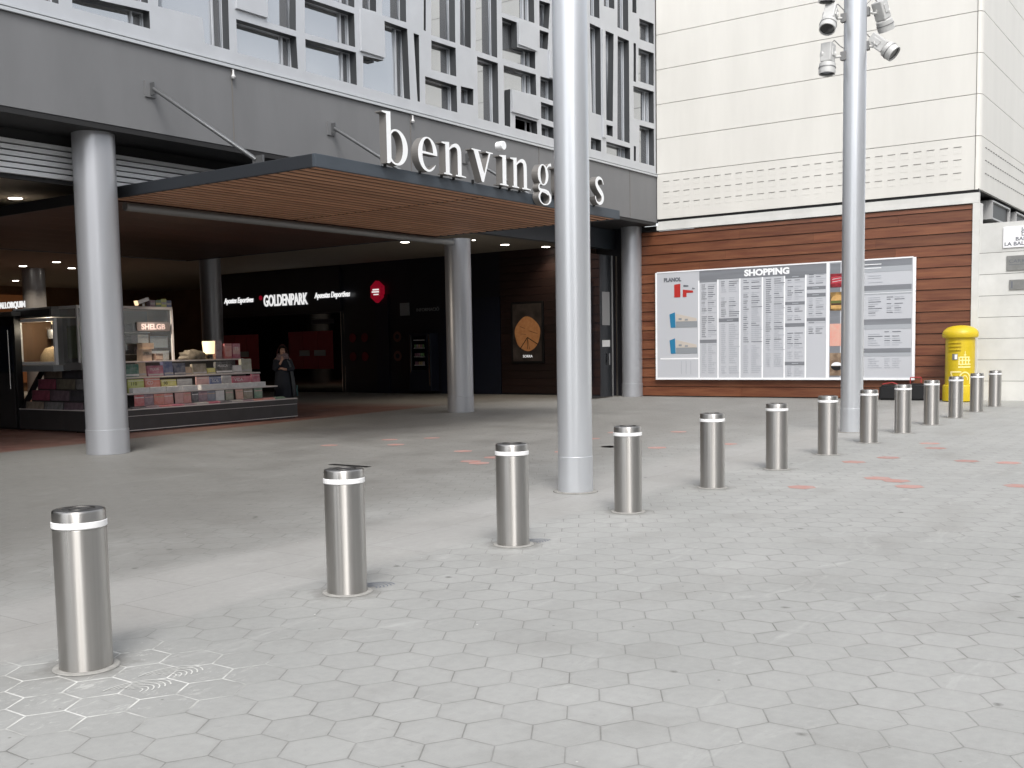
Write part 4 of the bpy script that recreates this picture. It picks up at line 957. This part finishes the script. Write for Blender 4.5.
# inner back wall of the kiosk with shelves
t = MB(); t.box(14.3,16.1,21.3,21.4,.5,2.62,mat('kiosk_inner',(.09,.085,.085),.7,var=.2)); t.build('inner_back_wall', kk)
t = MB()
for z in (1.6,1.85,2.1): t.box(14.4,15.9,20.95,21.3,z,z+.02,'lightgrey')
t.build('inner_shelf', kk)
t = MB(); rk=random.Random(2)
for z in (1.62,1.87,2.12):
    x=14.42
    while x<15.85:
        w=rk.uniform(.08,.26); c_=rk.choice(((.30,.30,.32),(.10,.11,.14),(.35,.33,.30),(.16,.14,.2),(.05,.06,.09)))
        if x+w<15.9: t.box(x,x+w-.01,20.98,21.2,z,z+rk.uniform(.12,.2),mat('stock_%.2f_%.2f'%(c_[0],c_[1]),c_,.6))
        x+=w
tag(t.build('packed_stock', kk),kind='stuff')
t = MB(); t.box(15.05,15.95,20.28,20.295,2.13,2.33,mat('kiosk_sign_plate',(.14,.12,.12),.5)); text(t,'SHELGB',.17,mat('kiosk_sign_ink',(.62,.50,.50),.5),frame_y(15.16,20.276,2.17),.002,sx=1.1,bold=.006); t.build('name_plate', kk)
t = MB(); t.box(15.45,15.93,20.36,20.37,1.75,2.02,'pgrey'); t.box(15.12,15.40,20.36,20.37,1.6,2.05,'lightgrey'); t.box(15.45,15.95,20.36,20.37,1.47,1.68,'lightgrey'); t.build('notice_sheet', kk)
# light box above the popcorn case
t = MB(); t.box(13.38,14.2,20.95,22.3,2.45,2.66,'grey')
for k in range(4): t.box(13.365,13.379,21.0+k*.34,21.38+k*.34,2.48,2.62,'kiosk')
t.build('vent_panel', kk)
pc = thing('popcorn_case','white framed glass case holding pale popcorn on the left kiosk counter','display case',(13.9,21.8,1.45))
t = MB()
fy0,fy1,fz0,fz1 = 20.87,22.28,1.42,2.43
for a in ((fy0,fy1,fz0,fz0+.07),(fy0,fy1,fz1-.07,fz1),(fy0,fy0+.07,fz0+.07,fz1-.07),(fy1-.07,fy1,fz0+.07,fz1-.07)): t.box(13.38,13.45,a[0],a[1],a[2],a[3],'bwhite')
t.build('frame', pc, bevel=.008)
t = MB(); t.box(13.45,14.2,fy0,fy0+.02,fz0,fz1,'grey'); t.box(13.45,14.2,fy1-.02,fy1,fz0,fz1,'plaster'); t.box(14.18,14.2,fy0+.02,fy1,fz0,fz1,'grey'); t.box(13.62,14.18,fy0+.02,fy1,fz0,fz0+.02,'grey'); t.build('cabinet', pc)
t = MB(); t.box(13.415,13.42,fy0+.07,fy1-.07,fz0+.07,fz1-.07,'clear'); t.build('glass', pc)
t = MB(); t.lathe([(.001,1.46),(.30,1.46),(.28,1.62),(.18,1.78),(.001,1.83)],13.9,21.75,mat('popcorn',(.62,.46,.28),.8,var=.3,vscale=25,bump=.6,bscale=60),24,cap=False); t.build('popcorn_heap', pc)
t = MB(); t.lathe([(.12,2.0),(.13,2.2)],13.95,21.8,'grey',20); t.tube((13.95,21.8,2.2),(13.95,21.8,2.4),.015,'grey'); t.build('kettle', pc)
t = MB(); t.lathe([(.001,2.30),(.035,2.31),(.035,2.37)],13.7,21.4,'lampshade',12); t.build('bulb', pc)
ld = bpy.data.lights.new('lamp','POINT'); ld.energy = 9; ld.color = (1,.85,.65); ld.shadow_soft_size = .04
lo = bpy.data.objects.new('lamp_source', ld); COL.objects.link(lo); lo.location = (13.66,21.55,2.22)
t = MB(); t.box(13.36,14.2,20.95,22.4,1.28,1.41,'pgrey'); tag(t.build('case_stand',loc=(13.85,21.8,1.28)),'grey stand under the popcorn case','stand')
fr = thing('tall_cabinet','tall black cabinet with long steel handle at the far left edge','cabinet',(13.5,23.0,0))
t = MB(); t.box(13.2,13.36,22.12,24.6,0,2.50,'black'); t.build('body', fr, bevel=.01)
t = MB(); t.box(13.185,13.198,22.2,24.5,.05,1.25,'kiosk'); t.box(13.185,13.198,22.2,24.5,1.28,2.3,'navy'); t.build('door', fr)
t = MB(); t.tube((13.13,22.26,.9),(13.13,22.26,2.2),.018,'chrome'); t.build('handle', fr)
t = MB(); t.box(13.15,13.45,22.1,24.6,2.505,2.60,'grey'); t.build('top_panel', fr)
t = MB(); text(t,'MALLORQUIN',.19,'signwhite',frame_x(13.3,22.95,2.69),.01,sx=.95,bold=.004); tag(t.build('kiosk_sign',loc=(13.3,23,2.65)),'white lit lettering standing on top of the tall black cabinet','sign')

# goods on the kiosk, each one an object
CN = {'red':(.42,.07,.08),'mauve':(.20,.12,.16),'pink':(.50,.17,.19),'salmon':(.55,.22,.20),'rose':(.55,.35,.34),'dark':(.03,.025,.04),'slate':(.17,.19,.25),'white':(.62,.62,.63),'sage':(.26,.26,.20),'peach':(.55,.30,.24),'olive':(.19,.16,.11),'green':(.10,.20,.13),'lime':(.42,.46,.11),'coral':(.55,.17,.13),'yellow':(.52,.48,.12),'blue':(.05,.08,.22),'crimson':(.36,.04,.10),'teal':(.015,.12,.09),'beige':(.45,.35,.27),'magenta':(.30,.07,.14),'black':(.012,.012,.014),'brown':(.16,.08,.045),'grey':(.30,.29,.30),'navy':(.02,.03,.08)}
def good(name,cat,cn,x0,x1,y0,y1,z0,z1,label,group,tilt=0,cap=None,txt=None):
    cx_=(x0+x1)/2
    hh_ = math.sin(cx_*37.7+z0*11); mx = Matrix.Translation((cx_,y0,z0))@Matrix.Rotation(hh_*.07,4,'Z')@Matrix.Rotation(tilt*(1+.5*hh_),4,'X')
    z1 += .025*math.sin(cx_*91+z0*5) if (name=='book') else 0
    mx0 = mx
    m = mat('goods_'+cn,CN[cn],.5,vscale=7,col2=tuple(min(.8,c*.7+.25) for c in CN[cn]))
    e = thing(name,label,cat,(cx_,y0,z0),group)
    t = MB(); t.box(-(x1-x0)/2,(x1-x0)/2,0,y1-y0,0,z1-z0,m,mx); t.build('body',e)
    if cap or txt:
        t = MB()
        if cap: c_,f0,f1 = cap; t.box(-(x1-x0)/2+.008,(x1-x0)/2-.008,-.004,-.0005,(z1-z0)*f0,(z1-z0)*f1,mat('goods_'+c_,CN[c_],.55,var=.12,vscale=12),mx)
        if txt: text(t,txt[0],txt[1],mat('goods_ink_'+txt[2],CN[txt[2]],.6),mx@Matrix.Translation((-(x1-x0)/2+.05,-.005,(z1-z0)*.55))@Matrix.Rotation(PI/2,4,'X'),.001,sx=txt[3] if len(txt)>3 else 1)
        t.build('cover_print',e)
    return e
G1='magazines on the lowest kiosk shelf'
row0=[('red',.20),('mauve',.21),('coral',.21),('salmon',.21),('black',.03),('rose',.18),('salmon',.19),('dark',.16),('mauve',.20),('slate',.20),('white',.20),('black',.03),('sage',.20),('black',.05),('peach',.20),('olive',.22),('black',.05),('green',.20)]
x=14.0; n=0
names0=['first','second','third','fourth','fifth','sixth','seventh','eighth','ninth','tenth','eleventh','twelfth','thirteenth','fourteenth','fifteenth']
for c_,w in row0:
    w*=1.22
    if c_=='black': x+=w; continue
    good('magazine','magazine',c_,x+.006,x+w-.006,19.06,19.075,.52,.755,'%s magazine standing on the lowest kiosk shelf, %s from the left' % (c_,names0[n]),G1,tilt=-.05,cap=(['white','rose','beige'][n%3],.72,.80)); x+=w; n+=1
# flat magazines on the plinth top
x=13.85; rk=random.Random(21); n=0
for c_ in ('dark','mauve','red','crimson','mauve','grey','crimson','dark','grey','mauve','coral','salmon','green'):
    w=.335
    good('flat_magazine','magazine',c_,x,x+w-.015,18.92,19.03,.477,.495+rk.uniform(0,.02),'%s magazine lying flat on the kiosk plinth, %s from the left' % (c_,names0[n]),'magazines lying on the kiosk plinth',tilt=.25); x+=w; n+=1
G2='boxes and books on the second kiosk shelf'
row1=[('white','lime',.42,'110'),('white','coral',.42,'CD'),('white','yellow',.44,'90'),('white','grey',.40,None),('black',None,.10,None),('white','rose',.38,None),('white','blue',.36,'SOL'),('white','grey',.30,None),('white','crimson',.58,'VIDA'),('white','crimson',.30,None)]
x=14.05; n=0
for c_,tp,w,s in row1:
    if tp is None:
        x+=w; continue
    w*=1.02
    good('card_box','box',c_,x,x+w-.02,19.16,19.30,.797,.90,'white card box holding %s books on the second kiosk shelf, %s from the left' % (tp,names0[n]),G2)
    good('book','book',tp,x+.01,x+w-.03,19.26+.06,19.36,.905 if False else .797,1.07,'%s book standing in a white box, %s on the second kiosk shelf' % (tp,names0[n]),G2,tilt=-.08,txt=(s,.10,'black' if tp in('lime','yellow') else 'white',1.1) if s else None,cap=('rose' if tp=='crimson' else 'white',.86,.9))
    x+=w; n+=1
G3='books on the third kiosk shelf'
row2=[('teal',.50,.30,('ART',.08,'white')),('beige',.22,.28,None),('magenta',.40,.22,('MODA',.08,'white')),('blue',.26,.30,None),('navy',.30,.26,None),('beige',.22,.17,None),('olive',.40,.22,None),('yellow',.24,.12,None),('black',.46,.27,('MUSICA',.08,'white')),('white',.26,.18,None),('sage',.30,.30,None)]
x=14.02; n=0
for c_,w,h,s in row2:
    w*=1.06
    good('book','book',c_,x+.01,x+w-.01,19.60+rk.uniform(0,.06),19.72,1.127,1.127+h,'%s book leaning on the third kiosk shelf, %s from the left' % (c_,names0[n]),G3,tilt=-.12,txt=s,cap=('white' if c_ in('teal','black') else 'grey',.08,.22)); x+=w; n+=1
# top counter goods
G4='goods on the top kiosk counter'
good('gift_box','box','beige',14.95,15.2,20.0,20.2,1.462,1.72,'beige printed box on the kiosk counter in front of the glass screen',G4,cap=('olive',.5,.8),txt=('MIX',.07,'black'))
good('gift_box','box','beige',15.0,15.3,20.05,20.25,1.725,1.86,'upper beige box stacked on another before the glass screen',G4)
good('gift_box','box','brown',15.3,15.5,20.0,20.2,1.462,1.62,'small brown box right of the beige boxes on the counter',G4,cap=('beige',.2,.7))
good('book','book','red',17.30,17.52,20.0,20.15,1.462,1.80,'red standing book with a salmon picture, left of the other red one',G4,cap=('salmon',.15,.85))
good('book','book','crimson',17.55,17.78,20.0,20.15,1.462,1.82,'crimson standing book with white print at the counter end',G4,cap=('rose',.3,.75),txt=('TS',.12,'white'))
good('book','book','mauve',17.06,17.26,20.05,20.15,1.462,1.92,'tall mauve book standing right of the glowing lamp',G4)
t = MB(); b2=bmesh.new(); bmesh.ops.create_icosphere(b2,subdivisions=3,radius=1)
for v in b2.verts:
    r_=1+.14*math.sin(v.co.x*7+1)*math.cos(v.co.y*6)+.08*math.sin(v.co.z*11+v.co.x*5); v.co=Vector((16.42+v.co.x*.38*r_,20.1+v.co.y*.2,max(1.463,1.50+v.co.z*.20*r_)))
t.merge(b2,mat('dark_bundle',(.05,.045,.035),.7,col2=(.20,.17,.13),vscale=9),smooth=True); tag(t.build('fabric_bundle',loc=(16.42,20.1,1.46)),'dark patterned cloth bundle left of the glowing lamp on the counter','bundle')
lp = thing('table_lamp','small lamp with a warm glowing shade on the kiosk counter','lamp',(16.92,20.1,1.46))
t = MB(); t.lathe([(.07,1.462),(.07,1.48),(.015,1.49),(.015,1.58)],16.92,20.12,'brown' if 'brown' in M else 'black',20); t.build('stand', lp)
t = MB(); t.lathe([(.13,1.585),(.15,1.885)],16.92,20.12,'lampshade',28,cap=False); t.build('shade', lp)
# things on top of the screen
G5='toys on top of the kiosk screen'
t = MB(); t.box(15.30,15.34,20.36,20.40,2.69,2.75,'white'); t.box(-.16,.16,-.04,.04,-.03,.05,'white',Matrix.Translation((15.30,20.38,2.80))@Matrix.Rotation(-.3,4,'Y')); t.box(-.19,-.162,-.05,.05,-.045,.06,'lampshade',Matrix.Translation((15.30,20.38,2.80))@Matrix.Rotation(-.3,4,'Y')); tag(t.build('desk_spotlight',loc=(15.3,20.38,2.69)),'small white spotlight fixed on top of the kiosk screen','spotlight')
for (lx,lz,en) in ((15.05,2.95,70),(17.0,3.4,60)):
    if lx > 16: continue
    ld = bpy.data.lights.new('lamp','SPOT'); ld.energy = en*2.4; ld.spot_size = 2.4; ld.spot_blend = 1; ld.color = (1,.86,.7); ld.shadow_soft_size = .08
    lo = bpy.data.objects.new('lamp_source', ld); COL.objects.link(lo); lo.location = (15.02,20.0,2.80); lo.rotation_euler = (Vector((15.02,20.0,2.80))-Vector((16.6,18.6,.6))).to_track_quat('Z','Y').to_euler()
for x,c_,lab in ((15.52,'mauve','mauve toy box on top of the kiosk screen, left of the coloured ones'),(15.68,'green','green toy box on top of the kiosk screen'),(15.83,'lime','lime toy box on top of the kiosk screen'),(15.97,'blue','blue toy box at the right end of the kiosk screen top')):
    good('toy_box','box',c_,x-.07,x+.07,20.31,20.45,2.682,2.83+(.03 if c_=='lime' else 0),lab,G5,cap=('yellow' if c_=='green' else 'grey',.3,.6))
# left side newspapers lying on steps
rk=random.Random(31); n=0
cl=['mauve','grey','beige','dark','mauve','crimson','grey','olive','crimson','mauve','dark','beige']
steps_=['lowest','second','third','top']
for k in range(4):
    for j in range(3):
        c_=cl[(k*3+j)%12]; y0=19.85+j*.72; xx=13.30+k*.16; zz=.62+k*.24
        e = thing('newspaper','%s newspaper on the %s left kiosk step, %s' % (c_,steps_[k],['next to the big column','in the middle','nearest the tall cabinet'][j]),'newspaper',(xx,y0,zz),'newspapers on the left kiosk steps')
        t = MB(); m=mat('paper_'+c_,tuple(min(.3,v*.5+.03) for v in CN[c_]),.8,var=.35,vscale=9)
        t.box(-.002,.012,y0-y0,.66,0,.22,m,Matrix.Translation((xx-.02,y0,zz-.215))@Matrix.Rotation(.10,4,'Y')); t.build('cover',e)

# ------------------------------------------------------------------ person
def person():
    e = thing('person','person in long dark coat and grey scarf, hand at the face, beside the kiosk','person',(19.75,20.6,0))
    face = Vector((-.55,-.83,0)).normalized()     # looking down at the books, towards the plaza
    right = Vector((face.y,-face.x,0))*-1         # person's left side on the reader's right
    O = Vector((19.75,20.6,0))
    def P(s,f,z): return O+right*s+face*f+Vector((0,0,z))
    verts=[];edges=[];rad=[]
    def v(s,f,z,r,par=None):
        verts.append(P(s,f,z)); rad.append(r); i=len(verts)-1
        if par is not None: edges.append((par,i))
        return i
    pel=v(0,0,.95,(.17,.13)); wa=v(0,.0,1.12,(.145,.11),pel); ch=v(0,.0,1.32,(.165,.115),wa); nk0=v(0,.01,1.43,(.10,.08),ch); nk=v(0,.03,1.50,(.055,.055),nk0)
    hd0=v(0,.05,1.56,(.070,.080),nk); hd1=v(0,.055,1.63,(.076,.092),hd0); hd2=v(0,.045,1.70,(.062,.075),hd1)
    for sd in (-1,1):
        h=v(.09*sd,0,.90,(.10,.10),pel); kn=v(.10*sd,.02,.50,(.062,.062),h); an_=v(.10*sd,.0,.09,(.042,.042),kn); toe=v(.11*sd,.14,.04,(.035,.03),an_)
    for sd in (-1,1):
        sh=v(.17*sd,0,1.39,(.062,.062),ch)
        if sd==-1: el=v(.23*sd,.10,1.14,(.048,.048),sh); wr=v(.10*sd,.24,1.30,(.032,.032),el); pm=v(.05*sd,.21,1.40,(.034,.02),wr)
        else: el=v(.25*sd,.06,1.13,(.048,.048),sh); wr=v(.03*sd,.22,1.14,(.034,.034),el); pm=v(-.05*sd,.23,1.16,(.036,.022),wr)
        for k in range(4):
            a=v((.035*sd if sd==-1 else -.11*sd)+(k-1.5)*.016*(1 if sd==-1 else .3),.20-.004*k,(1.45 if sd==-1 else 1.15+.014*k),(.008,.008),pm)
            v((.02*sd if sd==-1 else -.14*sd)+(k-1.5)*.016*(1 if sd==-1 else .3),.16,(1.485 if sd==-1 else 1.145+.014*k),(.007,.007),a)
        v((.0 if sd==-1 else -.06),.20,(1.42 if sd==-1 else 1.20),(.009,.009),pm)
    me=bpy.data.meshes.new('body'); me.from_pydata([p-O for p in verts],edges,[]); o=bpy.data.objects.new('body',me); COL.objects.link(o); o.parent=e
    sk=o.modifiers.new('Skin','SKIN'); sk.use_smooth_shade=True
    for i,r in enumerate(rad): me.skin_vertices[0].data[i].radius=r
    me.skin_vertices[0].data[0].use_root=True
    sb=o.modifiers.new('Sub','SUBSURF'); sb.levels=1; sb.render_levels=2
    me.materials.append(M['skin'])
    # face details
    t=MB()
    for sd in (-1,1):
        c=P(.03*sd,.135,1.645); t.lathe([(.001,-.006),(.009,-.002),(.009,.002),(.001,.006)],0,0,'black',10,Matrix.Translation(c)@face.to_track_quat('Z','Y').to_matrix().to_4x4())
    t.tube(P(0,.135,1.64),P(0,.16,1.61),.008,'skin',8,.012); t.tube(P(-.022,.137,1.575),P(.022,.137,1.575),.005,mat('lips',(.25,.08,.08),.5),8); t.build('face_feature',e)
    # hair cap
    b2=bmesh.new(); bmesh.ops.create_icosphere(b2,subdivisions=3,radius=1); dl_=[]
    for q in b2.verts:
        l=q.co.copy()
        if l.y>.35 and l.z<.45: dl_.append(q)
        q.co=P(l.x*.098,.03+l.y*.112-.012,1.645+l.z*.115)
    bmesh.ops.delete(b2,geom=dl_,context='VERTS'); t=MB(); t.merge(b2,'hair',smooth=True); t.build('hair',e)
    # long coat: rings
    def rings(spec,mname,part,n=28,fold=0,arc=(0,360)):
        t=MB(); vs=[];fs=[]
        m_=n if arc==(0,360) else n+1
        for (s0,f0,z,rs,rf) in spec:
            for k in range(m_):
                a=math.radians(arc[0]+(arc[1]-arc[0])*k/n); w=1+fold*math.sin(a*7+z*3)*(1.5-min(z,1.5))
                vs.append(P(s0+rs*w*math.cos(a),f0+rf*w*math.sin(a),z))
        for i in range(len(spec)-1):
            for k in range(m_ if arc==(0,360) else n): fs.append((i*m_+k,i*m_+(k+1)%m_,(i+1)*m_+(k+1)%m_,(i+1)*m_+k))
        t.faces(vs,fs,mname,True); o=t.build(part,e); sm=o.modifiers.new('Solid','SOLIDIFY'); sm.thickness=.012
    rings([(0,0,.22,.26,.22),(0,0,.45,.245,.205),(0,0,.75,.225,.19),(0,0,.98,.205,.17),(0,0,1.13,.18,.145),(0,0,1.30,.20,.15),(0,0,1.40,.18,.13),(0,.01,1.46,.09,.085)],'coat','coat',fold=.06)
    for sd in (-1,1):
        t=MB(); sh=P(.17*sd,0,1.38); el=P((.23 if sd==-1 else .25)*sd,(.10 if sd==-1 else .06),1.14); wr=P((.115 if sd==-1 else .05)*sd,(.225 if sd==-1 else .21),(1.28 if sd==-1 else 1.14))
        t.tube(sh,el,.075,'coat',16,.062); t.tube(el,wr,.062,'coat',16,.048); t.build('sleeve',e)
    # scarf
    t=MB(); n=26; R=.115
    for zz,rr_,rt in ((1.44,.125,.050),(1.50,.105,.045)):
        pts=[P(rr_*math.cos(2*PI*k/n),.03+rr_*math.sin(2*PI*k/n)*.95,zz+.02*math.sin(2*PI*k/n*2)) for k in range(n+1)]
        t.path(pts,rt,'scarf',10)
    t.build('scarf',e)
    # grey wrap hanging from the shoulder on the reader's right, with teal edge
    t=MB(); vs=[];fs=[]; prof=[(1.44,.12,.15),(1.25,.24,.18),(.95,.29,.20),(.65,.33,.20),(.42,.35,.19)]
    for z,s,dp in prof:
        for k in range(7): a=-1.0+k*.33; vs.append(P(s*math.cos(a*.9)*1.0,dp*math.sin(a),z+.02*math.sin(k*2)))
    for i in range(len(prof)-1):
        for k in range(6): fs.append((i*7+k,i*7+k+1,(i+1)*7+k+1,(i+1)*7+k))
    t.faces(vs,fs,'cape',True); o=t.build('shoulder_wrap',e); o.modifiers.new('Solid','SOLIDIFY').thickness=.01
    t=MB(); t.path([P(.345,.10,.44),P(.33,.1,.60),P(.345,.08,.72)],.018,'teal'); t.build('wrap_fringe',e)
    # hood of the coat thrown up behind the head
    t=MB(); vs=[];fs=[]; n=14
    for i,(rs,f,z0) in enumerate(((.14,-.05,0),(.155,-.10,0),(.13,-.16,0))):
        for k in range(n+1):
            a=PI*k/n; vs.append(P(rs*math.cos(a)+.02,f,1.52+z0+.28*math.sin(a)*(1-.12*i)))
    for i in range(2):
        for k in range(n): fs.append((i*(n+1)+k,i*(n+1)+k+1,(i+1)*(n+1)+k+1,(i+1)*(n+1)+k))
    t.faces(vs,fs,'hood',True); o=t.build('hood',e); o.modifiers.new('Solid','SOLIDIFY').thickness=.015
    t=MB()
    for sd in (-1,1):
        t.box(.11*sd-.045,.11*sd+.045,-.07,.18,0,.09,'black',Matrix(((right.x,face.x,0,O.x),(right.y,face.y,0,O.y),(0,0,1,0),(0,0,0,1))),bev=.02)
    t.build('shoe',e)
person()

# ------------------------------------------------------------------ invented blocks behind the camera, added for steel and glass to reflect
def block(x0,x1,y0,y1,h,label,face):
    e = thing('reflection_block',label,'building',((x0+x1)/2,(y0+y1)/2,0))
    t = MB(); t.box(x0,x1,y0,y1,0,h,'brickfar'); t.build('wall',e)
    t = MB()
    for fl in range(int(h//3)):
        z=1+fl*3
        if face=='Y':
            x=x0+1
            while x<x1-2: t.box(x,x+1.4,y1+.002,y1+.05,z,z+1.6,'glassdark'); x+=3
        else:
            y=y0+1
            while y<y1-2: t.box(x1+.002,x1+.05,y,y+1.4,z,z+1.6,'glassdark'); y+=3
    t.build('window_row',e)
block(-14,70,-34,-22,15,'long plain block added for reflections across the plaza behind the viewer','Y')
block(-60,-34,-34,-6.5,14,'plain block added for reflections at the end of the street behind the viewer','X')

# ------------------------------------------------------------------ world, sun, camera
w = bpy.data.worlds.new('World'); S.world = w; w.use_nodes = True
nt = w.node_tree; N = nt.nodes; K = nt.links
sky = N.new('ShaderNodeTexSky'); sky.sky_type = 'NISHITA'; sky.sun_disc = False
sunv = Vector((-.72,-.56,1.05)).normalized()
el = math.asin(sunv.z); az = math.atan2(sunv.x, sunv.y)
sky.sun_elevation = el; sky.sun_rotation = az; sky.air_density = 1; sky.dust_density = 3; sky.ozone_density = 1
hs = N.new('ShaderNodeHueSaturation'); hs.inputs['Saturation'].default_value = .22
K.new(sky.outputs[0], hs.inputs['Color']); K.new(hs.outputs[0], N['Background'].inputs['Color'])
N['Background'].inputs['Strength'].default_value = .15
sd = bpy.data.lights.new('sun','SUN'); sd.energy = 1.0; sd.angle = math.radians(22); sd.color = (1,.97,.92)
so = bpy.data.objects.new('sun', sd); COL.objects.link(so); so.rotation_euler = sunv.to_track_quat('Z','Y').to_euler(); so.location = (0,0,30)

cd = bpy.data.cameras.new('camera'); cam = bpy.data.objects.new('camera', cd); COL.objects.link(cam); S.camera = cam
r_ = Vector((0.58758394,-0.80891624,-0.01999089)); u_ = Vector((0.07969339,0.03326716,0.99626415)); f_ = Vector((0.80522921,0.58698195,-0.08401252))
R = Matrix((r_,u_,-f_)).transposed().to_4x4(); R.translation = (0,0,1.63); cam.matrix_world = R
cd.sensor_fit = 'HORIZONTAL'; cd.sensor_width = 36; cd.lens = 1073.065/1024*36
cd.shift_x = (512-476.07)/1024; cd.shift_y = (437.16-384)/1024; cd.clip_end = 2000; cd.clip_start = .05
S.view_settings.view_transform = 'Standard'; S.view_settings.look = 'None'; S.view_settings.gamma = 1; S.view_settings.exposure = .9
S.render.resolution_x = 1024; S.render.resolution_y = 768
